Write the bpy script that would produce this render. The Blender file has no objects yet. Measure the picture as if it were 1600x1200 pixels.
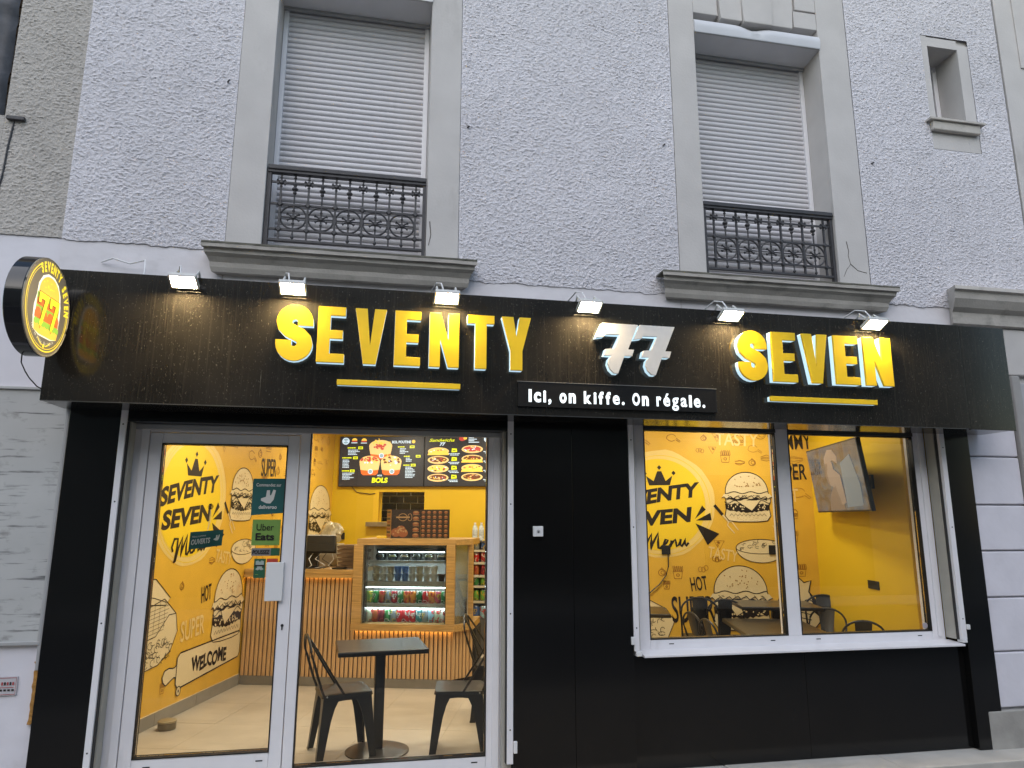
import bpy, bmesh, math, random
from math import sin, cos, pi, radians
from mathutils import Matrix, Vector, noise
from mathutils.geometry import tessellate_polygon

random.seed(7)
S = bpy.context.scene
COL = S.collection

# ------------------------------------------------------------------ camera, sky, sun, exposure
cam_d = bpy.data.cameras.new('camera')
cam = bpy.data.objects.new('camera', cam_d)
COL.objects.link(cam)
S.camera = cam
cam_d.sensor_width = 36.0
cam_d.sensor_fit = 'HORIZONTAL'
cam_d.lens = 1085.0 / 1600 * 36
cam_d.clip_start = 0.05
cam_d.clip_end = 400
CAMY, CAMZ = -4.65, 1.55
_y, _p, _r = 0.191004, 0.192525, -0.002234
_f = Vector((sin(_y) * cos(_p), cos(_y) * cos(_p), sin(_p)))
_rt = Vector((cos(_y), -sin(_y), 0))
_dn = _f.cross(_rt)
_r2 = _rt * cos(_r) + _dn * sin(_r)
_d2 = -_rt * sin(_r) + _dn * cos(_r)
cam.matrix_world = Matrix(((_r2.x, -_d2.x, -_f.x, 0), (_r2.y, -_d2.y, -_f.y, CAMY), (_r2.z, -_d2.z, -_f.z, CAMZ), (0, 0, 0, 1)))

W = bpy.data.worlds.new('World')
S.world = W
W.use_nodes = True
wn = W.node_tree.nodes
wl = W.node_tree.links
bg = wn['Background']
sky = wn.new('ShaderNodeTexSky')
sky.sky_type = 'NISHITA'
sky.sun_disc = False
SUN_EL, SUN_ROT = radians(32), radians(200)
sky.sun_elevation = SUN_EL
sky.sun_rotation = SUN_ROT
sky.air_density = 1.6
sky.dust_density = 1.0
sky.ozone_density = 3.0
wl.new(sky.outputs[0], bg.inputs[0])
bg.inputs[1].default_value = 0.098

sun_d = bpy.data.lights.new('sun', 'SUN')
sun = bpy.data.objects.new('sun', sun_d)
COL.objects.link(sun)
sun_d.energy = 0.8
sun_d.angle = radians(60)
sun_d.color = (1.0, 0.97, 0.98)
_sd = Vector((sin(SUN_ROT) * cos(radians(55)), cos(SUN_ROT) * cos(radians(55)), sin(radians(55))))
sun.rotation_euler = _sd.to_track_quat('Z', 'Y').to_euler()
sun.location = (0, -8, 12)

S.view_settings.view_transform = 'Standard'
S.view_settings.look = 'None'
S.view_settings.gamma = 1.0
S.view_settings.use_curve_mapping = False
S.view_settings.exposure = 1.0
S.cycles.max_bounces = 8
S.cycles.transparent_max_bounces = 16
S.cycles.sample_clamp_indirect = 6.0
S.cycles.use_denoising = True

# ------------------------------------------------------------------ materials
MATS = {}
EMK = 0.55      # displays and lightboxes, for the brighter exposure


def lin(h):
    r = []
    for i in (0, 2, 4):
        c = int(h[i:i + 2], 16) / 255
        r.append(c / 12.92 if c <= 0.04045 else ((c + 0.055) / 1.055) ** 2.4)
    return tuple(r)


def mat(name, col, rough=0.6, metal=0.0, var=0.0, vscale=3.0, bump=0.0, bscale=40.0, spec=0.5, stain=None, sscale=(1, 1, 1), sthr=(0.55, 0.75),
        grain=None, coat=0.0):
    if name in MATS:
        return MATS[name]
    if isinstance(col, str):
        col = lin(col)
    m = bpy.data.materials.new(name)
    m.use_nodes = True
    nt = m.node_tree
    b = nt.nodes['Principled BSDF']
    b.inputs['Base Color'].default_value = (*col, 1)
    b.inputs['Roughness'].default_value = rough
    b.inputs['Metallic'].default_value = metal
    b.inputs['Specular IOR Level'].default_value = spec
    b.inputs['Coat Weight'].default_value = coat
    tc = nt.nodes.new('ShaderNodeTexCoord')
    last = None
    if var:
        n = nt.nodes.new('ShaderNodeTexNoise')
        n.inputs['Scale'].default_value = vscale
        n.inputs['Detail'].default_value = 6
        nt.links.new(tc.outputs['Object'], n.inputs['Vector'])
        cr = nt.nodes.new('ShaderNodeValToRGB')
        cr.color_ramp.elements[0].position = 0.3
        cr.color_ramp.elements[1].position = 0.7
        cr.color_ramp.elements[0].color = (*[c * (1 - var) for c in col], 1)
        cr.color_ramp.elements[1].color = (*[min(1, c * (1 + var)) for c in col], 1)
        nt.links.new(n.outputs['Fac'], cr.inputs[0])
        last = cr.outputs[0]
    if grain:   # wood grain: (axis scale tuple, strength)
        mp = nt.nodes.new('ShaderNodeMapping')
        mp.inputs['Scale'].default_value = grain[0]
        nt.links.new(tc.outputs['Object'], mp.inputs['Vector'])
        n = nt.nodes.new('ShaderNodeTexNoise')
        n.inputs['Scale'].default_value = 1.0
        n.inputs['Detail'].default_value = 5
        n.inputs['Distortion'].default_value = 0.6
        nt.links.new(mp.outputs[0], n.inputs['Vector'])
        mx = nt.nodes.new('ShaderNodeValToRGB')
        mx.color_ramp.elements[0].position = 0.32
        mx.color_ramp.elements[1].position = 0.68
        mx.color_ramp.elements[0].color = (*[c * (1 - grain[1]) for c in col], 1)
        mx.color_ramp.elements[1].color = (*[min(1, c * (1 + grain[1] * .6)) for c in col], 1)
        nt.links.new(n.outputs['Fac'], mx.inputs[0])
        last = mx.outputs[0]
    if stain:
        for (scol, sc, thr, amt) in stain:
            mp = nt.nodes.new('ShaderNodeMapping')
            mp.inputs['Scale'].default_value = sc
            nt.links.new(tc.outputs['Object'], mp.inputs['Vector'])
            n = nt.nodes.new('ShaderNodeTexNoise')
            n.inputs['Scale'].default_value = 1.0
            n.inputs['Detail'].default_value = 8
            n.inputs['Roughness'].default_value = 0.6
            nt.links.new(mp.outputs[0], n.inputs['Vector'])
            mr = nt.nodes.new('ShaderNodeMapRange')
            mr.inputs['From Min'].default_value = thr[0]
            mr.inputs['From Max'].default_value = thr[1]
            mr.inputs['To Max'].default_value = amt
            nt.links.new(n.outputs['Fac'], mr.inputs['Value'])
            mx = nt.nodes.new('ShaderNodeMix')
            mx.data_type = 'RGBA'
            nt.links.new(mr.outputs[0], mx.inputs['Factor'])
            if last:
                nt.links.new(last, mx.inputs[6])
            else:
                mx.inputs[6].default_value = (*col, 1)
            mx.inputs[7].default_value = (*(lin(scol) if isinstance(scol, str) else scol), 1)
            last = mx.outputs[2]
    if last:
        nt.links.new(last, b.inputs['Base Color'])
    if bump:
        n = nt.nodes.new('ShaderNodeTexNoise')
        n.inputs['Scale'].default_value = bscale
        n.inputs['Detail'].default_value = 5
        nt.links.new(tc.outputs['Object'], n.inputs['Vector'])
        bp = nt.nodes.new('ShaderNodeBump')
        bp.inputs['Strength'].default_value = bump
        bp.inputs['Distance'].default_value = 0.01
        nt.links.new(n.outputs['Fac'], bp.inputs['Height'])
        nt.links.new(bp.outputs[0], b.inputs['Normal'])
    MATS[name] = m
    return m


def emit(name, col, st):
    if name in MATS:
        return MATS[name]
    if isinstance(col, str):
        col = lin(col)
    m = bpy.data.materials.new(name)
    m.use_nodes = True
    b = m.node_tree.nodes['Principled BSDF']
    b.inputs['Base Color'].default_value = (*[c * .6 for c in col], 1)
    b.inputs['Emission Color'].default_value = (*col, 1)
    b.inputs['Emission Strength'].default_value = st * (EMK if st < 1.2 and 'halo' not in name else 1)
    b.inputs['Roughness'].default_value = 0.4
    MATS[name] = m
    return m


def glass(name, tint=(0.97, 0.985, 0.98), ior=1.45, rough=0.0, gain=1.0):
    if name in MATS:
        return MATS[name]
    m = bpy.data.materials.new(name)
    m.use_nodes = True
    nt = m.node_tree
    nt.nodes.remove(nt.nodes['Principled BSDF'])
    out = nt.nodes['Material Output']
    tr = nt.nodes.new('ShaderNodeBsdfTransparent')
    tr.inputs[0].default_value = (*tint, 1)
    gl = nt.nodes.new('ShaderNodeBsdfGlossy')
    gl.inputs['Roughness'].default_value = rough
    fr = nt.nodes.new('ShaderNodeFresnel')
    fr.inputs[0].default_value = ior
    ml = nt.nodes.new('ShaderNodeMath')
    ml.operation = 'MULTIPLY'
    ml.inputs[1].default_value = gain
    nt.links.new(fr.outputs[0], ml.inputs[0])
    mx = nt.nodes.new('ShaderNodeMixShader')
    nt.links.new(ml.outputs[0], mx.inputs[0])
    nt.links.new(tr.outputs[0], mx.inputs[1])
    nt.links.new(gl.outputs[0], mx.inputs[2])
    nt.links.new(mx.outputs[0], out.inputs[0])
    MATS[name] = m
    return m


ROUGHCAST = mat('roughcast_plaster', (0.66, 0.64, 0.67), 0.95, var=0.06, vscale=1.2, bump=1.0, bscale=110, stain=[((0.32, 0.31, 0.3), (.7, .7, .5), (.58, .8), .35)])
ROUGHGREY = mat('grey_roughcast', (0.47, 0.44, 0.405), 0.95, var=0.12, vscale=1.6, bump=0.9, bscale=80, stain=[((0.12, 0.11, 0.10), (3, 3, .9), (.54, .8), .55)])
STONE = mat('painted_stone', (0.53, 0.505, 0.485), 0.85, var=0.06, vscale=4, bump=0.15, bscale=60, stain=[((0.2, 0.185, 0.165), (3, 3, 1.2), (.60, .82), .5)])
LEDGE = mat('weathered_stone', (0.47, 0.44, 0.40), 0.88, var=0.1, vscale=5, bump=0.25, bscale=50, stain=[((0.13, 0.12, 0.10), (5, 5, 9), (.56, .75), .6)])
BAND = mat('smooth_render', (0.68, 0.655, 0.675), 0.8, var=0.05, vscale=3, bump=0.35, bscale=14, stain=[((0.36, 0.34, 0.33), (2.5, 2.5, 3.5), (.58, .78), .5)])
WHITEWALL = mat('old_white_paint', (0.68, 0.66, 0.70), 0.6, var=0.05, vscale=4, bump=0.3, bscale=9, stain=[((0.3, 0.28, 0.26), (3, 3, 2), (.62, .8), .5)])
PVC = mat('white_upvc', (0.76, 0.745, 0.765), 0.32, var=0.03, vscale=6, stain=[((0.4, 0.38, 0.34), (9, 9, 2.0), (.62, .8), .35)])
ALU = mat('grey_aluminium', (0.42, 0.42, 0.42), 0.45, metal=0.3, var=0.06, vscale=8)
SLAT = mat('shutter_slat_grey', (0.58, 0.565, 0.58), 0.5, var=0.05, vscale=2.5, stain=[((0.33, 0.32, 0.3), (5, 5, 2), (.6, .8), .4)])
BLACK = mat('black_panel', (0.0055, 0.0053, 0.0052), 0.13, var=0.15, vscale=2, spec=0.4, bump=0.02, bscale=3, stain=[((0.06, 0.06, 0.06), (30, 30, 5), (.70, .84), .5)])
FASCIA = mat('black_fascia', (0.017, 0.015, 0.0125), 0.13, var=0.25, vscale=3, bump=0.004, bscale=30,
             stain=[((0.11, 0.095, 0.07), (95, 95, 2.2), (.55, .83), .26), ((0.34, 0.31, 0.25), (150, 150, 75), (.625, .75), .48), ((0.42, 0.40, 0.34), (60, 60, 1.6), (.68, .74), .7)])
IRON = mat('wrought_iron', (0.045, 0.043, 0.047), 0.55, var=0.2, vscale=20, bump=0.2, bscale=120)
YELLOW = mat('yellow_wall_paint', (0.65, 0.43, 0.011), 0.5, var=0.03, vscale=3, bump=0.04, bscale=90)
MURAL = mat('mural_paper', (0.69, 0.412, 0.042), 0.42, var=0.05, vscale=5)
WOOD = mat('oak_slat', (0.56, 0.35, 0.165), 0.5, grain=((60, 60, 3.2), .35))
WOODH = mat('oak_board', (0.50, 0.30, 0.10), 0.45, grain=((4, 60, 60), .3))
DARKFELT = mat('dark_backing', (0.012, 0.011, 0.010), 0.9)
PLINTH = mat('grey_plinth', (0.20, 0.18, 0.145), 0.6, var=.1, vscale=8)
TILE = mat('beige_floor_tile', (0.50, 0.45, 0.365), 0.38, var=0.09, vscale=3.5, bump=0.02, bscale=30, stain=[((0.37, 0.32, 0.25), (2, 6, 2), (.5, .75), .5)])
GROUT = mat('tile_grout', (0.50, 0.45, 0.37), 0.9)
SKIRT = mat('grey_skirting_tile', (0.27, 0.25, 0.21), 0.5, var=.08, vscale=8)
CHAIRM = mat('black_powder_coat', (0.014, 0.0135, 0.013), 0.33, bump=0.02, bscale=300)
TABLETOP = mat('dark_tabletop', (0.024, 0.021, 0.018), 0.28, grain=((5, 60, 60), .5))
GLASS = glass('window_glass', gain=0.9)
CASEGLASS = glass('case_glass', (0.93, 0.97, 0.955), gain=1.1)
WHITEP = mat('white_plastic', (0.7, 0.7, 0.7), 0.4)
BLACKP = mat('black_plastic', (0.012, 0.012, 0.013), 0.4)
GOLD = mat('yellow_brushed_metal', (0.86, 0.57, 0.016), 0.36, metal=0.15, var=0.06, vscale=9, bump=0.02, bscale=200)
SILVER = mat('brushed_silver', (0.70, 0.685, 0.66), 0.38, metal=0.2, var=0.04, vscale=20)
HALO = emit('halo_acrylic', (0.62, 0.86, 1.0), 0.42)
LEDTXT = emit('white_led_text', (0.86, 0.95, 1.0), 1.1)
CREAM = mat('print_cream', (0.72, 0.60, 0.36), 0.45)
INK = mat('print_ink', (0.014, 0.009, 0.007), 0.45)
CEIL = mat('white_ceiling', (0.7, 0.69, 0.66), 0.8)


# ------------------------------------------------------------------ mesh helpers
class MB:
    def __init__(s):
        s.v, s.f = [], []

    def add(s, v, f):
        o = len(s.v)
        s.v += [tuple(p) for p in v]
        s.f += [tuple(i + o for i in q) for q in f]
        return s

    def box(s, x0, y0, z0, x1, y1, z1):
        x0, x1 = min(x0, x1), max(x0, x1)
        y0, y1 = min(y0, y1), max(y0, y1)
        z0, z1 = min(z0, z1), max(z0, z1)
        v = [(x0, y0, z0), (x1, y0, z0), (x1, y1, z0), (x0, y1, z0), (x0, y0, z1), (x1, y0, z1), (x1, y1, z1), (x0, y1, z1)]
        return s.add(v, [(0, 3, 2, 1), (4, 5, 6, 7), (0, 1, 5, 4), (1, 2, 6, 5), (2, 3, 7, 6), (3, 0, 4, 7)])

    def tube(s, path, r, n=8, closed=False, flat=1.0):
        P = [Vector(p) for p in path]
        rings = []
        up = Vector((0, 0, 1))
        m = len(P)
        for i, p in enumerate(P):
            a = P[(i - 1) % m] if (closed or i > 0) else p
            b = P[(i + 1) % m] if (closed or i < m - 1) else p
            t = (b - a).normalized()
            u = up if abs(t.dot(up)) < .95 else Vector((0, 1, 0))
            s1 = t.cross(u).normalized()
            s2 = s1.cross(t)
            rr = r[i] if isinstance(r, (list, tuple)) else r
            rings.append([p + (s1 * cos(2 * pi * k / n) + s2 * sin(2 * pi * k / n) * flat) * rr for k in range(n)])
        v = [q for R in rings for q in R]
        f = []
        for i in range(m if closed else m - 1):
            for k in range(n):
                j = (i + 1) % m
                f.append((i * n + k, i * n + (k + 1) % n, j * n + (k + 1) % n, j * n + k))
        if not closed:
            f.append(tuple(range(n))[::-1])
            f.append(tuple((m - 1) * n + k for k in range(n)))
        return s.add(v, f)

    def lathe(s, c, prof, n=20, axis='z'):
        v, f = [], []
        for (r, h) in prof:
            for k in range(n):
                a = 2 * pi * k / n
                if axis == 'z':
                    v.append((c[0] + r * cos(a), c[1] + r * sin(a), c[2] + h))
                elif axis == 'x':
                    v.append((c[0] + h, c[1] + r * cos(a), c[2] + r * sin(a)))
                else:
                    v.append((c[0] + r * cos(a), c[1] + h, c[2] + r * sin(a)))
        for i in range(len(prof) - 1):
            for k in range(n):
                f.append((i * n + k, i * n + (k + 1) % n, (i + 1) * n + (k + 1) % n, (i + 1) * n + k))
        f.append(tuple(range(n))[::-1])
        f.append(tuple((len(prof) - 1) * n + k for k in range(n)))
        return s.add(v, f)

    def prism(s, poly, fn, d0, d1):
        """poly: 2D outline, fn(a, b, d) -> 3D."""
        n = len(poly)
        v = [fn(a, b, d0) for a, b in poly] + [fn(a, b, d1) for a, b in poly]
        tri = tessellate_polygon([[Vector((a, b, 0)) for a, b in poly]])
        f = [tuple(t) for t in tri] + [tuple(i + n for i in t)[::-1] for t in tri]
        f += [(i, (i + 1) % n, (i + 1) % n + n, i + n) for i in range(n)]
        return s.add(v, f)

    def mesh(s, name, smooth=False, inv=None):
        me = bpy.data.meshes.new(name)
        v = s.v
        if inv is not None:
            v = [inv @ Vector(p) for p in v]
        me.from_pydata(v, [], s.f)
        bm = bmesh.new()
        bm.from_mesh(me)
        bmesh.ops.recalc_face_normals(bm, faces=bm.faces)
        if smooth:
            for e in bm.edges:
                e.smooth = len(e.link_faces) == 2 and e.calc_face_angle(0) < radians(40)
            for q in bm.faces:
                q.smooth = True
        bm.to_mesh(me)
        bm.free()
        return me


def bevel(o, w=0.003, seg=2):
    m = o.modifiers.new('bevel', 'BEVEL')
    m.width = w
    m.segments = seg
    m.limit_method = 'ANGLE'
    m.angle_limit = radians(50)
    return o


def B(*a):
    return MB().box(*a)


IN = Matrix.Translation((0, CAMY, 0)) @ Matrix.Rotation(radians(-16), 4, 'Z')
IDN = Matrix.Identity(4)


class T:
    """A thing: an Empty at its base. frame = IDN (street) or IN (the room, which is turned 16 degrees)."""

    def __init__(s, name, label, cat, loc, frame=IDN, group=None, rot=0.0):
        s.o = bpy.data.objects.new(name, None)
        s.o.empty_display_size = 0.1
        COL.objects.link(s.o)
        L = Matrix.Translation(loc) @ Matrix.Rotation(rot, 4, 'Z')
        s.o.matrix_world = frame @ L
        s.inv = L.inverted()
        s.o['label'] = label
        s.o['category'] = cat
        if group:
            s.o['group'] = group

    def part(s, name, mb, m, parent=None, label=None, smooth=False, bev=0, local=False, stuff=False):
        me = mb if isinstance(mb, bpy.types.Mesh) else mb.mesh(name, smooth, None if local else s.inv)
        o = bpy.data.objects.new(name, me)
        if m is not None and not me.materials:
            me.materials.append(m)
        COL.objects.link(o)
        o.parent = parent or s.o
        if label:
            o['label'] = label
        if stuff:
            o['kind'] = 'stuff'
        if bev:
            bevel(o, bev)
        return o


def inst(name, me, parent, loc=(0, 0, 0), rot=None, m=None, label=None):
    o = bpy.data.objects.new(name, me)
    COL.objects.link(o)
    o.parent = parent
    o.location = loc
    if rot:
        o.rotation_euler = rot
    if m:
        o.material_slots[0].link = 'OBJECT'
        o.material_slots[0].material = m
    if label:
        o['label'] = label
    return o


def copy_tree(o, parent=None):
    c = o.copy()
    COL.objects.link(c)
    if parent:
        c.parent = parent
    for ch in list(o.children):
        copy_tree(ch, c)
    return c


def struct(name, mb, m, frame=IDN, bev=0, smooth=False, kind='structure'):
    o = bpy.data.objects.new(name, mb.mesh(name, smooth))
    o.data.materials.append(m)
    COL.objects.link(o)
    o.matrix_world = frame
    o['kind'] = kind
    if bev:
        bevel(o, bev)
    return o


def single(name, label, cat, mb, m, frame=IDN, group=None, smooth=False, bev=0, base=None):
    me = mb.mesh(name, smooth)
    o = bpy.data.objects.new(name, me)
    me.materials.append(m)
    COL.objects.link(o)
    c = Vector(base) if base else sum((Vector(q.co) for q in me.vertices), Vector()) / len(me.vertices)
    me.transform(Matrix.Translation(-c))
    o.matrix_world = frame @ Matrix.Translation(c)
    o['label'] = label
    o['category'] = cat
    if group:
        o['group'] = group
    if bev:
        bevel(o, bev)
    return o


# ------------------------------------------------------------------ text and flat art
_TXT = {}


def text2d(s, bold=0.0, shear=0.0, sx=1.0):
    """Outline of a word as (verts2d, faces), cap height 1, left edge 0."""
    k = (s, bold, shear, sx)
    if k in _TXT:
        return _TXT[k]
    c = bpy.data.curves.new('word', 'FONT')
    c.body = s
    c.offset = bold
    c.shear = shear
    c.resolution_u = 4
    c.fill_mode = 'FRONT'
    o = bpy.data.objects.new('word', c)
    me = bpy.data.meshes.new_from_object(o)
    v = [(p.co.x, p.co.y) for p in me.vertices]
    f = [tuple(q.vertices) for q in me.polygons]
    bpy.data.objects.remove(o)
    bpy.data.curves.remove(c)
    bpy.data.meshes.remove(me)
    x0 = min(p[0] for p in v)
    CAP = 0.729
    v = [((p[0] - x0) / CAP * sx, p[1] / CAP) for p in v]
    _TXT[k] = (v, f)
    return _TXT[k]


class Art:
    """Flat print laid on a surface: origin + a*ex + b*ey, lifted along nrm by layer."""

    def __init__(s, origin, ex, ey, nrm, warp=None):
        s.o, s.ex, s.ey, s.n = Vector(origin), Vector(ex), Vector(ey), Vector(nrm)
        s.m = {}
        s.warp = warp

    def _mb(s, m, layer):
        return s.m.setdefault((m, layer), MB())

    def P(s, a, b, z):
        return s.o + s.ex * a + s.ey * b + s.n * z

    def _z(s, layer):
        return 0.0012 + layer * 0.0012 + random.random() * 0.0008

    def poly(s, pts, m, layer=0):
        z = s._z(layer)
        tri = tessellate_polygon([[Vector((a, b, 0)) for a, b in pts]])
        s._mb(m, layer).add([s.P(a, b, z) for a, b in pts], [tuple(t) for t in tri])

    def stroke(s, pts, w, m, layer=1, closed=False):
        n = len(pts)
        P = [Vector((a, b)) for a, b in pts]
        L, R = [], []
        for i, p in enumerate(P):
            a = P[(i - 1) % n] if (closed or i) else p
            b = P[(i + 1) % n] if (closed or i < n - 1) else p
            t = b - a
            t = t.normalized() if t.length > 1e-9 else Vector((1, 0))
            q = Vector((-t.y, t.x)) * w / 2
            L.append(p + q)
            R.append(p - q)
        z = s._z(layer)
        v = [s.P(p.x, p.y, z) for p in L + R]
        f = [(i, (i + 1) % n, (i + 1) % n + n, i + n) for i in range(n if closed else n - 1)]
        s._mb(m, layer).add(v, f)

    def ell(s, c, rx, ry, m, layer=0, a0=0, a1=2 * pi, n=28, rot=0):
        s.poly([(c[0] + rx * cos(t) * cos(rot) - ry * sin(t) * sin(rot), c[1] + rx * cos(t) * sin(rot) + ry * sin(t) * cos(rot))
                for t in [a0 + (a1 - a0) * i / n for i in range(n if a1 - a0 > 6.2 else n + 1)]], m, layer)

    def ring(s, c, rx, ry, w, m, layer=1, a0=0, a1=2 * pi, n=28):
        full = a1 - a0 > 6.2
        s.stroke([(c[0] + rx * cos(t), c[1] + ry * sin(t)) for t in [a0 + (a1 - a0) * i / n for i in range(n if full else n + 1)]], w, m, layer, full)

    def rect(s, a0, b0, a1, b1, m, layer=0):
        s.poly([(a0, b0), (a1, b0), (a1, b1), (a0, b1)], m, layer)

    def text(s, word, a, b, h, m, layer=2, w=None, bold=0.02, shear=0.0, rot=0.0, center=False, fn=None):
        v, f = text2d(word, bold, shear)
        wid = max(p[0] for p in v)
        sx = (w / wid) if w else h
        z = s._z(layer)
        ca, sa = cos(rot), sin(rot)
        out = []
        for p in v:
            x, y = p[0] * sx - (wid * sx / 2 if center else 0), p[1] * h
            if fn:
                x, y = fn(x, y)
            out.append(s.P(a + x * ca - y * sa, b + x * sa + y * ca, z))
        s._mb(m, layer).add(out, f)

    def build(s, t, name, parent=None):
        for (m, layer), mb in s.m.items():
            t.part(name, mb, m, parent)

    def build_struct(s, host, name, frame):
        for (m, layer), mb in s.m.items():
            me = mb.mesh(name)
            me.materials.append(m)
            o = bpy.data.objects.new(name, me)
            COL.objects.link(o)
            o.parent = host


def arc(cx, cy, rx, ry, a0, a1, n=12):
    return [(cx + rx * cos(a0 + (a1 - a0) * i / n), cy + ry * sin(a0 + (a1 - a0) * i / n)) for i in range(n + 1)]


# ================================================================== GROUND
PAVE = mat('asphalt_pavement', (0.18, 0.175, 0.175), 0.85, var=.15, vscale=6, bump=.4, bscale=150)
struct('pavement', B(-14, -2.6, -0.40, 16, 0.2, -0.16), PAVE)
struct('kerb', B(-14, -2.78, -0.40, 16, -2.603, -0.155), mat('granite_kerb', (0.3, 0.29, 0.28), .8, var=.1, vscale=30), bev=.01)
struct('road', B(-14, -9.2, -0.5, 16, -2.783, -0.30), mat('asphalt_road', (0.11, 0.11, 0.112), .85, var=.2, vscale=8, bump=.4, bscale=120))
struct('ground', B(-80, -80, -0.8, 80, 60, -0.52), PAVE)
step = T('stone_step', 'pale worn stone step running along the foot of the black shopfront', 'step', (1.5, -.1, -.16))
for i, (a, b) in enumerate(((-1.9, -.42), (-.414, 1.1), (1.106, 2.35), (2.356, 3.5), (3.506, 5.05))):
    step.part('stone', B(a, -0.25, -0.157, b, 0.30, -0.06 + (0.002 if i % 2 else 0)), mat('pale_step_stone', (0.44, 0.42, 0.38), .7, var=.1, vscale=5, bump=.2, bscale=40,
              stain=[((0.24, 0.23, 0.21), (2, 6, 6), (.55, .8), .5)]), bev=.006)

# ================================================================== THE BUILDING
bld = T('apartment_building', 'pale roughcast apartment building with shuttered windows above the black shopfront', 'building', (1.4, .3, 0))


def grid_plaster(x0, x1, z0, z1, y, amp, cell=0.0065, seed=0.0, jag=0.0):
    nx, nz = max(2, int((x1 - x0) / cell)), max(2, int((z1 - z0) / cell))
    v, f = [], []
    for j in range(nz + 1):
        for i in range(nx + 1):
            x, z = x0 + (x1 - x0) * i / nx, z0 + (z1 - z0) * j / nz
            h = noise.noise((x * 52 + seed, z * 84, 1.3)) * .9 + noise.noise((x * 96 + seed, z * 135, 7.7)) * .8 + .25 * noise.noise((x * 9, z * 9, 3))
            if jag and j == 0:
                z += jag * noise.noise((x * 6, seed, 3)) + jag * .5 * noise.noise((x * 25, seed, 9))
            edge = min(1.0, min(x - x0, x1 - x, z - z0, z1 - z) / .02)
            v.append((x, y - amp * (h if h > -.25 else -.25) * (.3 + .7 * max(0, edge)), z))
    for j in range(nz):
        for i in range(nx):
            a = j * (nx + 1) + i
            f.append((a, a + 1, a + nx + 2, a + nx + 1))
    return MB().add(v, f)


ZT = 6.5
RC = [(-2.03, -1.052, 3.30, ZT), (.508, 2.18, 3.20, ZT), (3.81, 4.552, 3.24, ZT), (4.552, 5.03, 3.24, 4.655), (4.552, 5.03, 5.755, ZT), (5.03, 5.352, 3.24, ZT),
      (-1.052, .508, 6.25, ZT)]
for i, (a, b, c, d) in enumerate(RC[:-1]):
    bld.part('roughcast', grid_plaster(a, b, c, d, -0.012, 0.0080, seed=0, jag=.02 if c < 3.4 else 0), ROUGHCAST, smooth=True)
# solid masonry core (openings left free)
core = MB()
YC0, YC1 = 0.012, 0.34
for (a, b, c, d) in ((-2.03, -.835, 3.36, ZT), (.29, 2.39, 3.36, ZT), (3.545, 4.61, 3.36, ZT), (4.92, 5.355, 3.36, ZT), (-.835, .29, 5.62, ZT), (2.39, 3.545, 5.66, ZT),
                     (4.61, 4.92, 3.36, 4.925), (4.61, 4.92, 5.655, ZT), (-2.03, 5.355, 2.36, 3.345)):
    core.box(a, YC0, c, b, YC1, d)
bld.part('wall', core, STONE)
# smooth bands above the fascia
bld.part('render_band', grid_plaster(-2.03, -1.052, 2.3, 3.312, -0.004, 0.004, .03), BAND, smooth=True)
bld.part('render_band', grid_plaster(-1.046, 2.18, 2.3, 3.214, -0.006, 0.005, .03, 5.), BAND, smooth=True)
bld.part('render_band', grid_plaster(2.186, 5.05, 2.3, 3.25, -0.004, 0.004, .03, 9.), BAND, smooth=True)


def surround(xl0, xl1, xr0, xr1, zb, zt):
    m = MB()
    m.box(xl0, -0.016, zb, xl1, 0.25, zt)
    return m


for (a, b) in ((-1.05, -.822), (.278, .506), (2.185, 2.402), (3.535, 3.805)):
    o = bld.part('window_surround', B(a, -0.014, 3.345, b, 0.011, ZT), STONE, bev=.004)
# reveals: the sides of the openings
for (a, b) in ((-.838, -.8225), (.2785, .293), (2.387, 2.4025), (3.5345, 3.548)):
    bld.part('window_reveal', B(a, 0.0115, 3.346, b, 0.338, ZT), STONE)
# lintels with keystones
for (xa, xb, zb) in ((-.82, .276, 5.60), (2.404, 3.533, 5.64)):
    w = xb - xa
    cx = (xa + xb) / 2
    for q in (-1, 1):
        x = sorted((cx + q * .135, cx + q * .345))
        bld.part('voussoir', MB().prism([(x[0] + (.02 if q < 0 else 0), zb - .03), (x[1] - (.02 if q > 0 else 0), zb - .03), (x[1] + (.03 if q > 0 else 0), 6.4), (x[0] - (.03 if q < 0 else 0), 6.4)],
                                        lambda a, b, d: (a, d, b), -0.026, 0.2), STONE, bev=.006)
        x = sorted((cx + q * .35, cx + q * w / 2))
        bld.part('voussoir', B(x[0], -.012, zb, x[1], .2, zb + .155), STONE, bev=.005)
        bld.part('voussoir', B(x[0] + (.02 if q > 0 else 0), -.012, zb + .17, x[1] - (.02 if q < 0 else 0), .2, 6.4), STONE, bev=.005)
    bld.part('keystone', MB().prism([(cx - .128, zb - .045), (cx + .128, zb - .045), (cx + .165, 6.42), (cx - .165, 6.42)], lambda a, b, d: (a, d, b), -0.045, 0.2), STONE, bev=.008)


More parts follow.
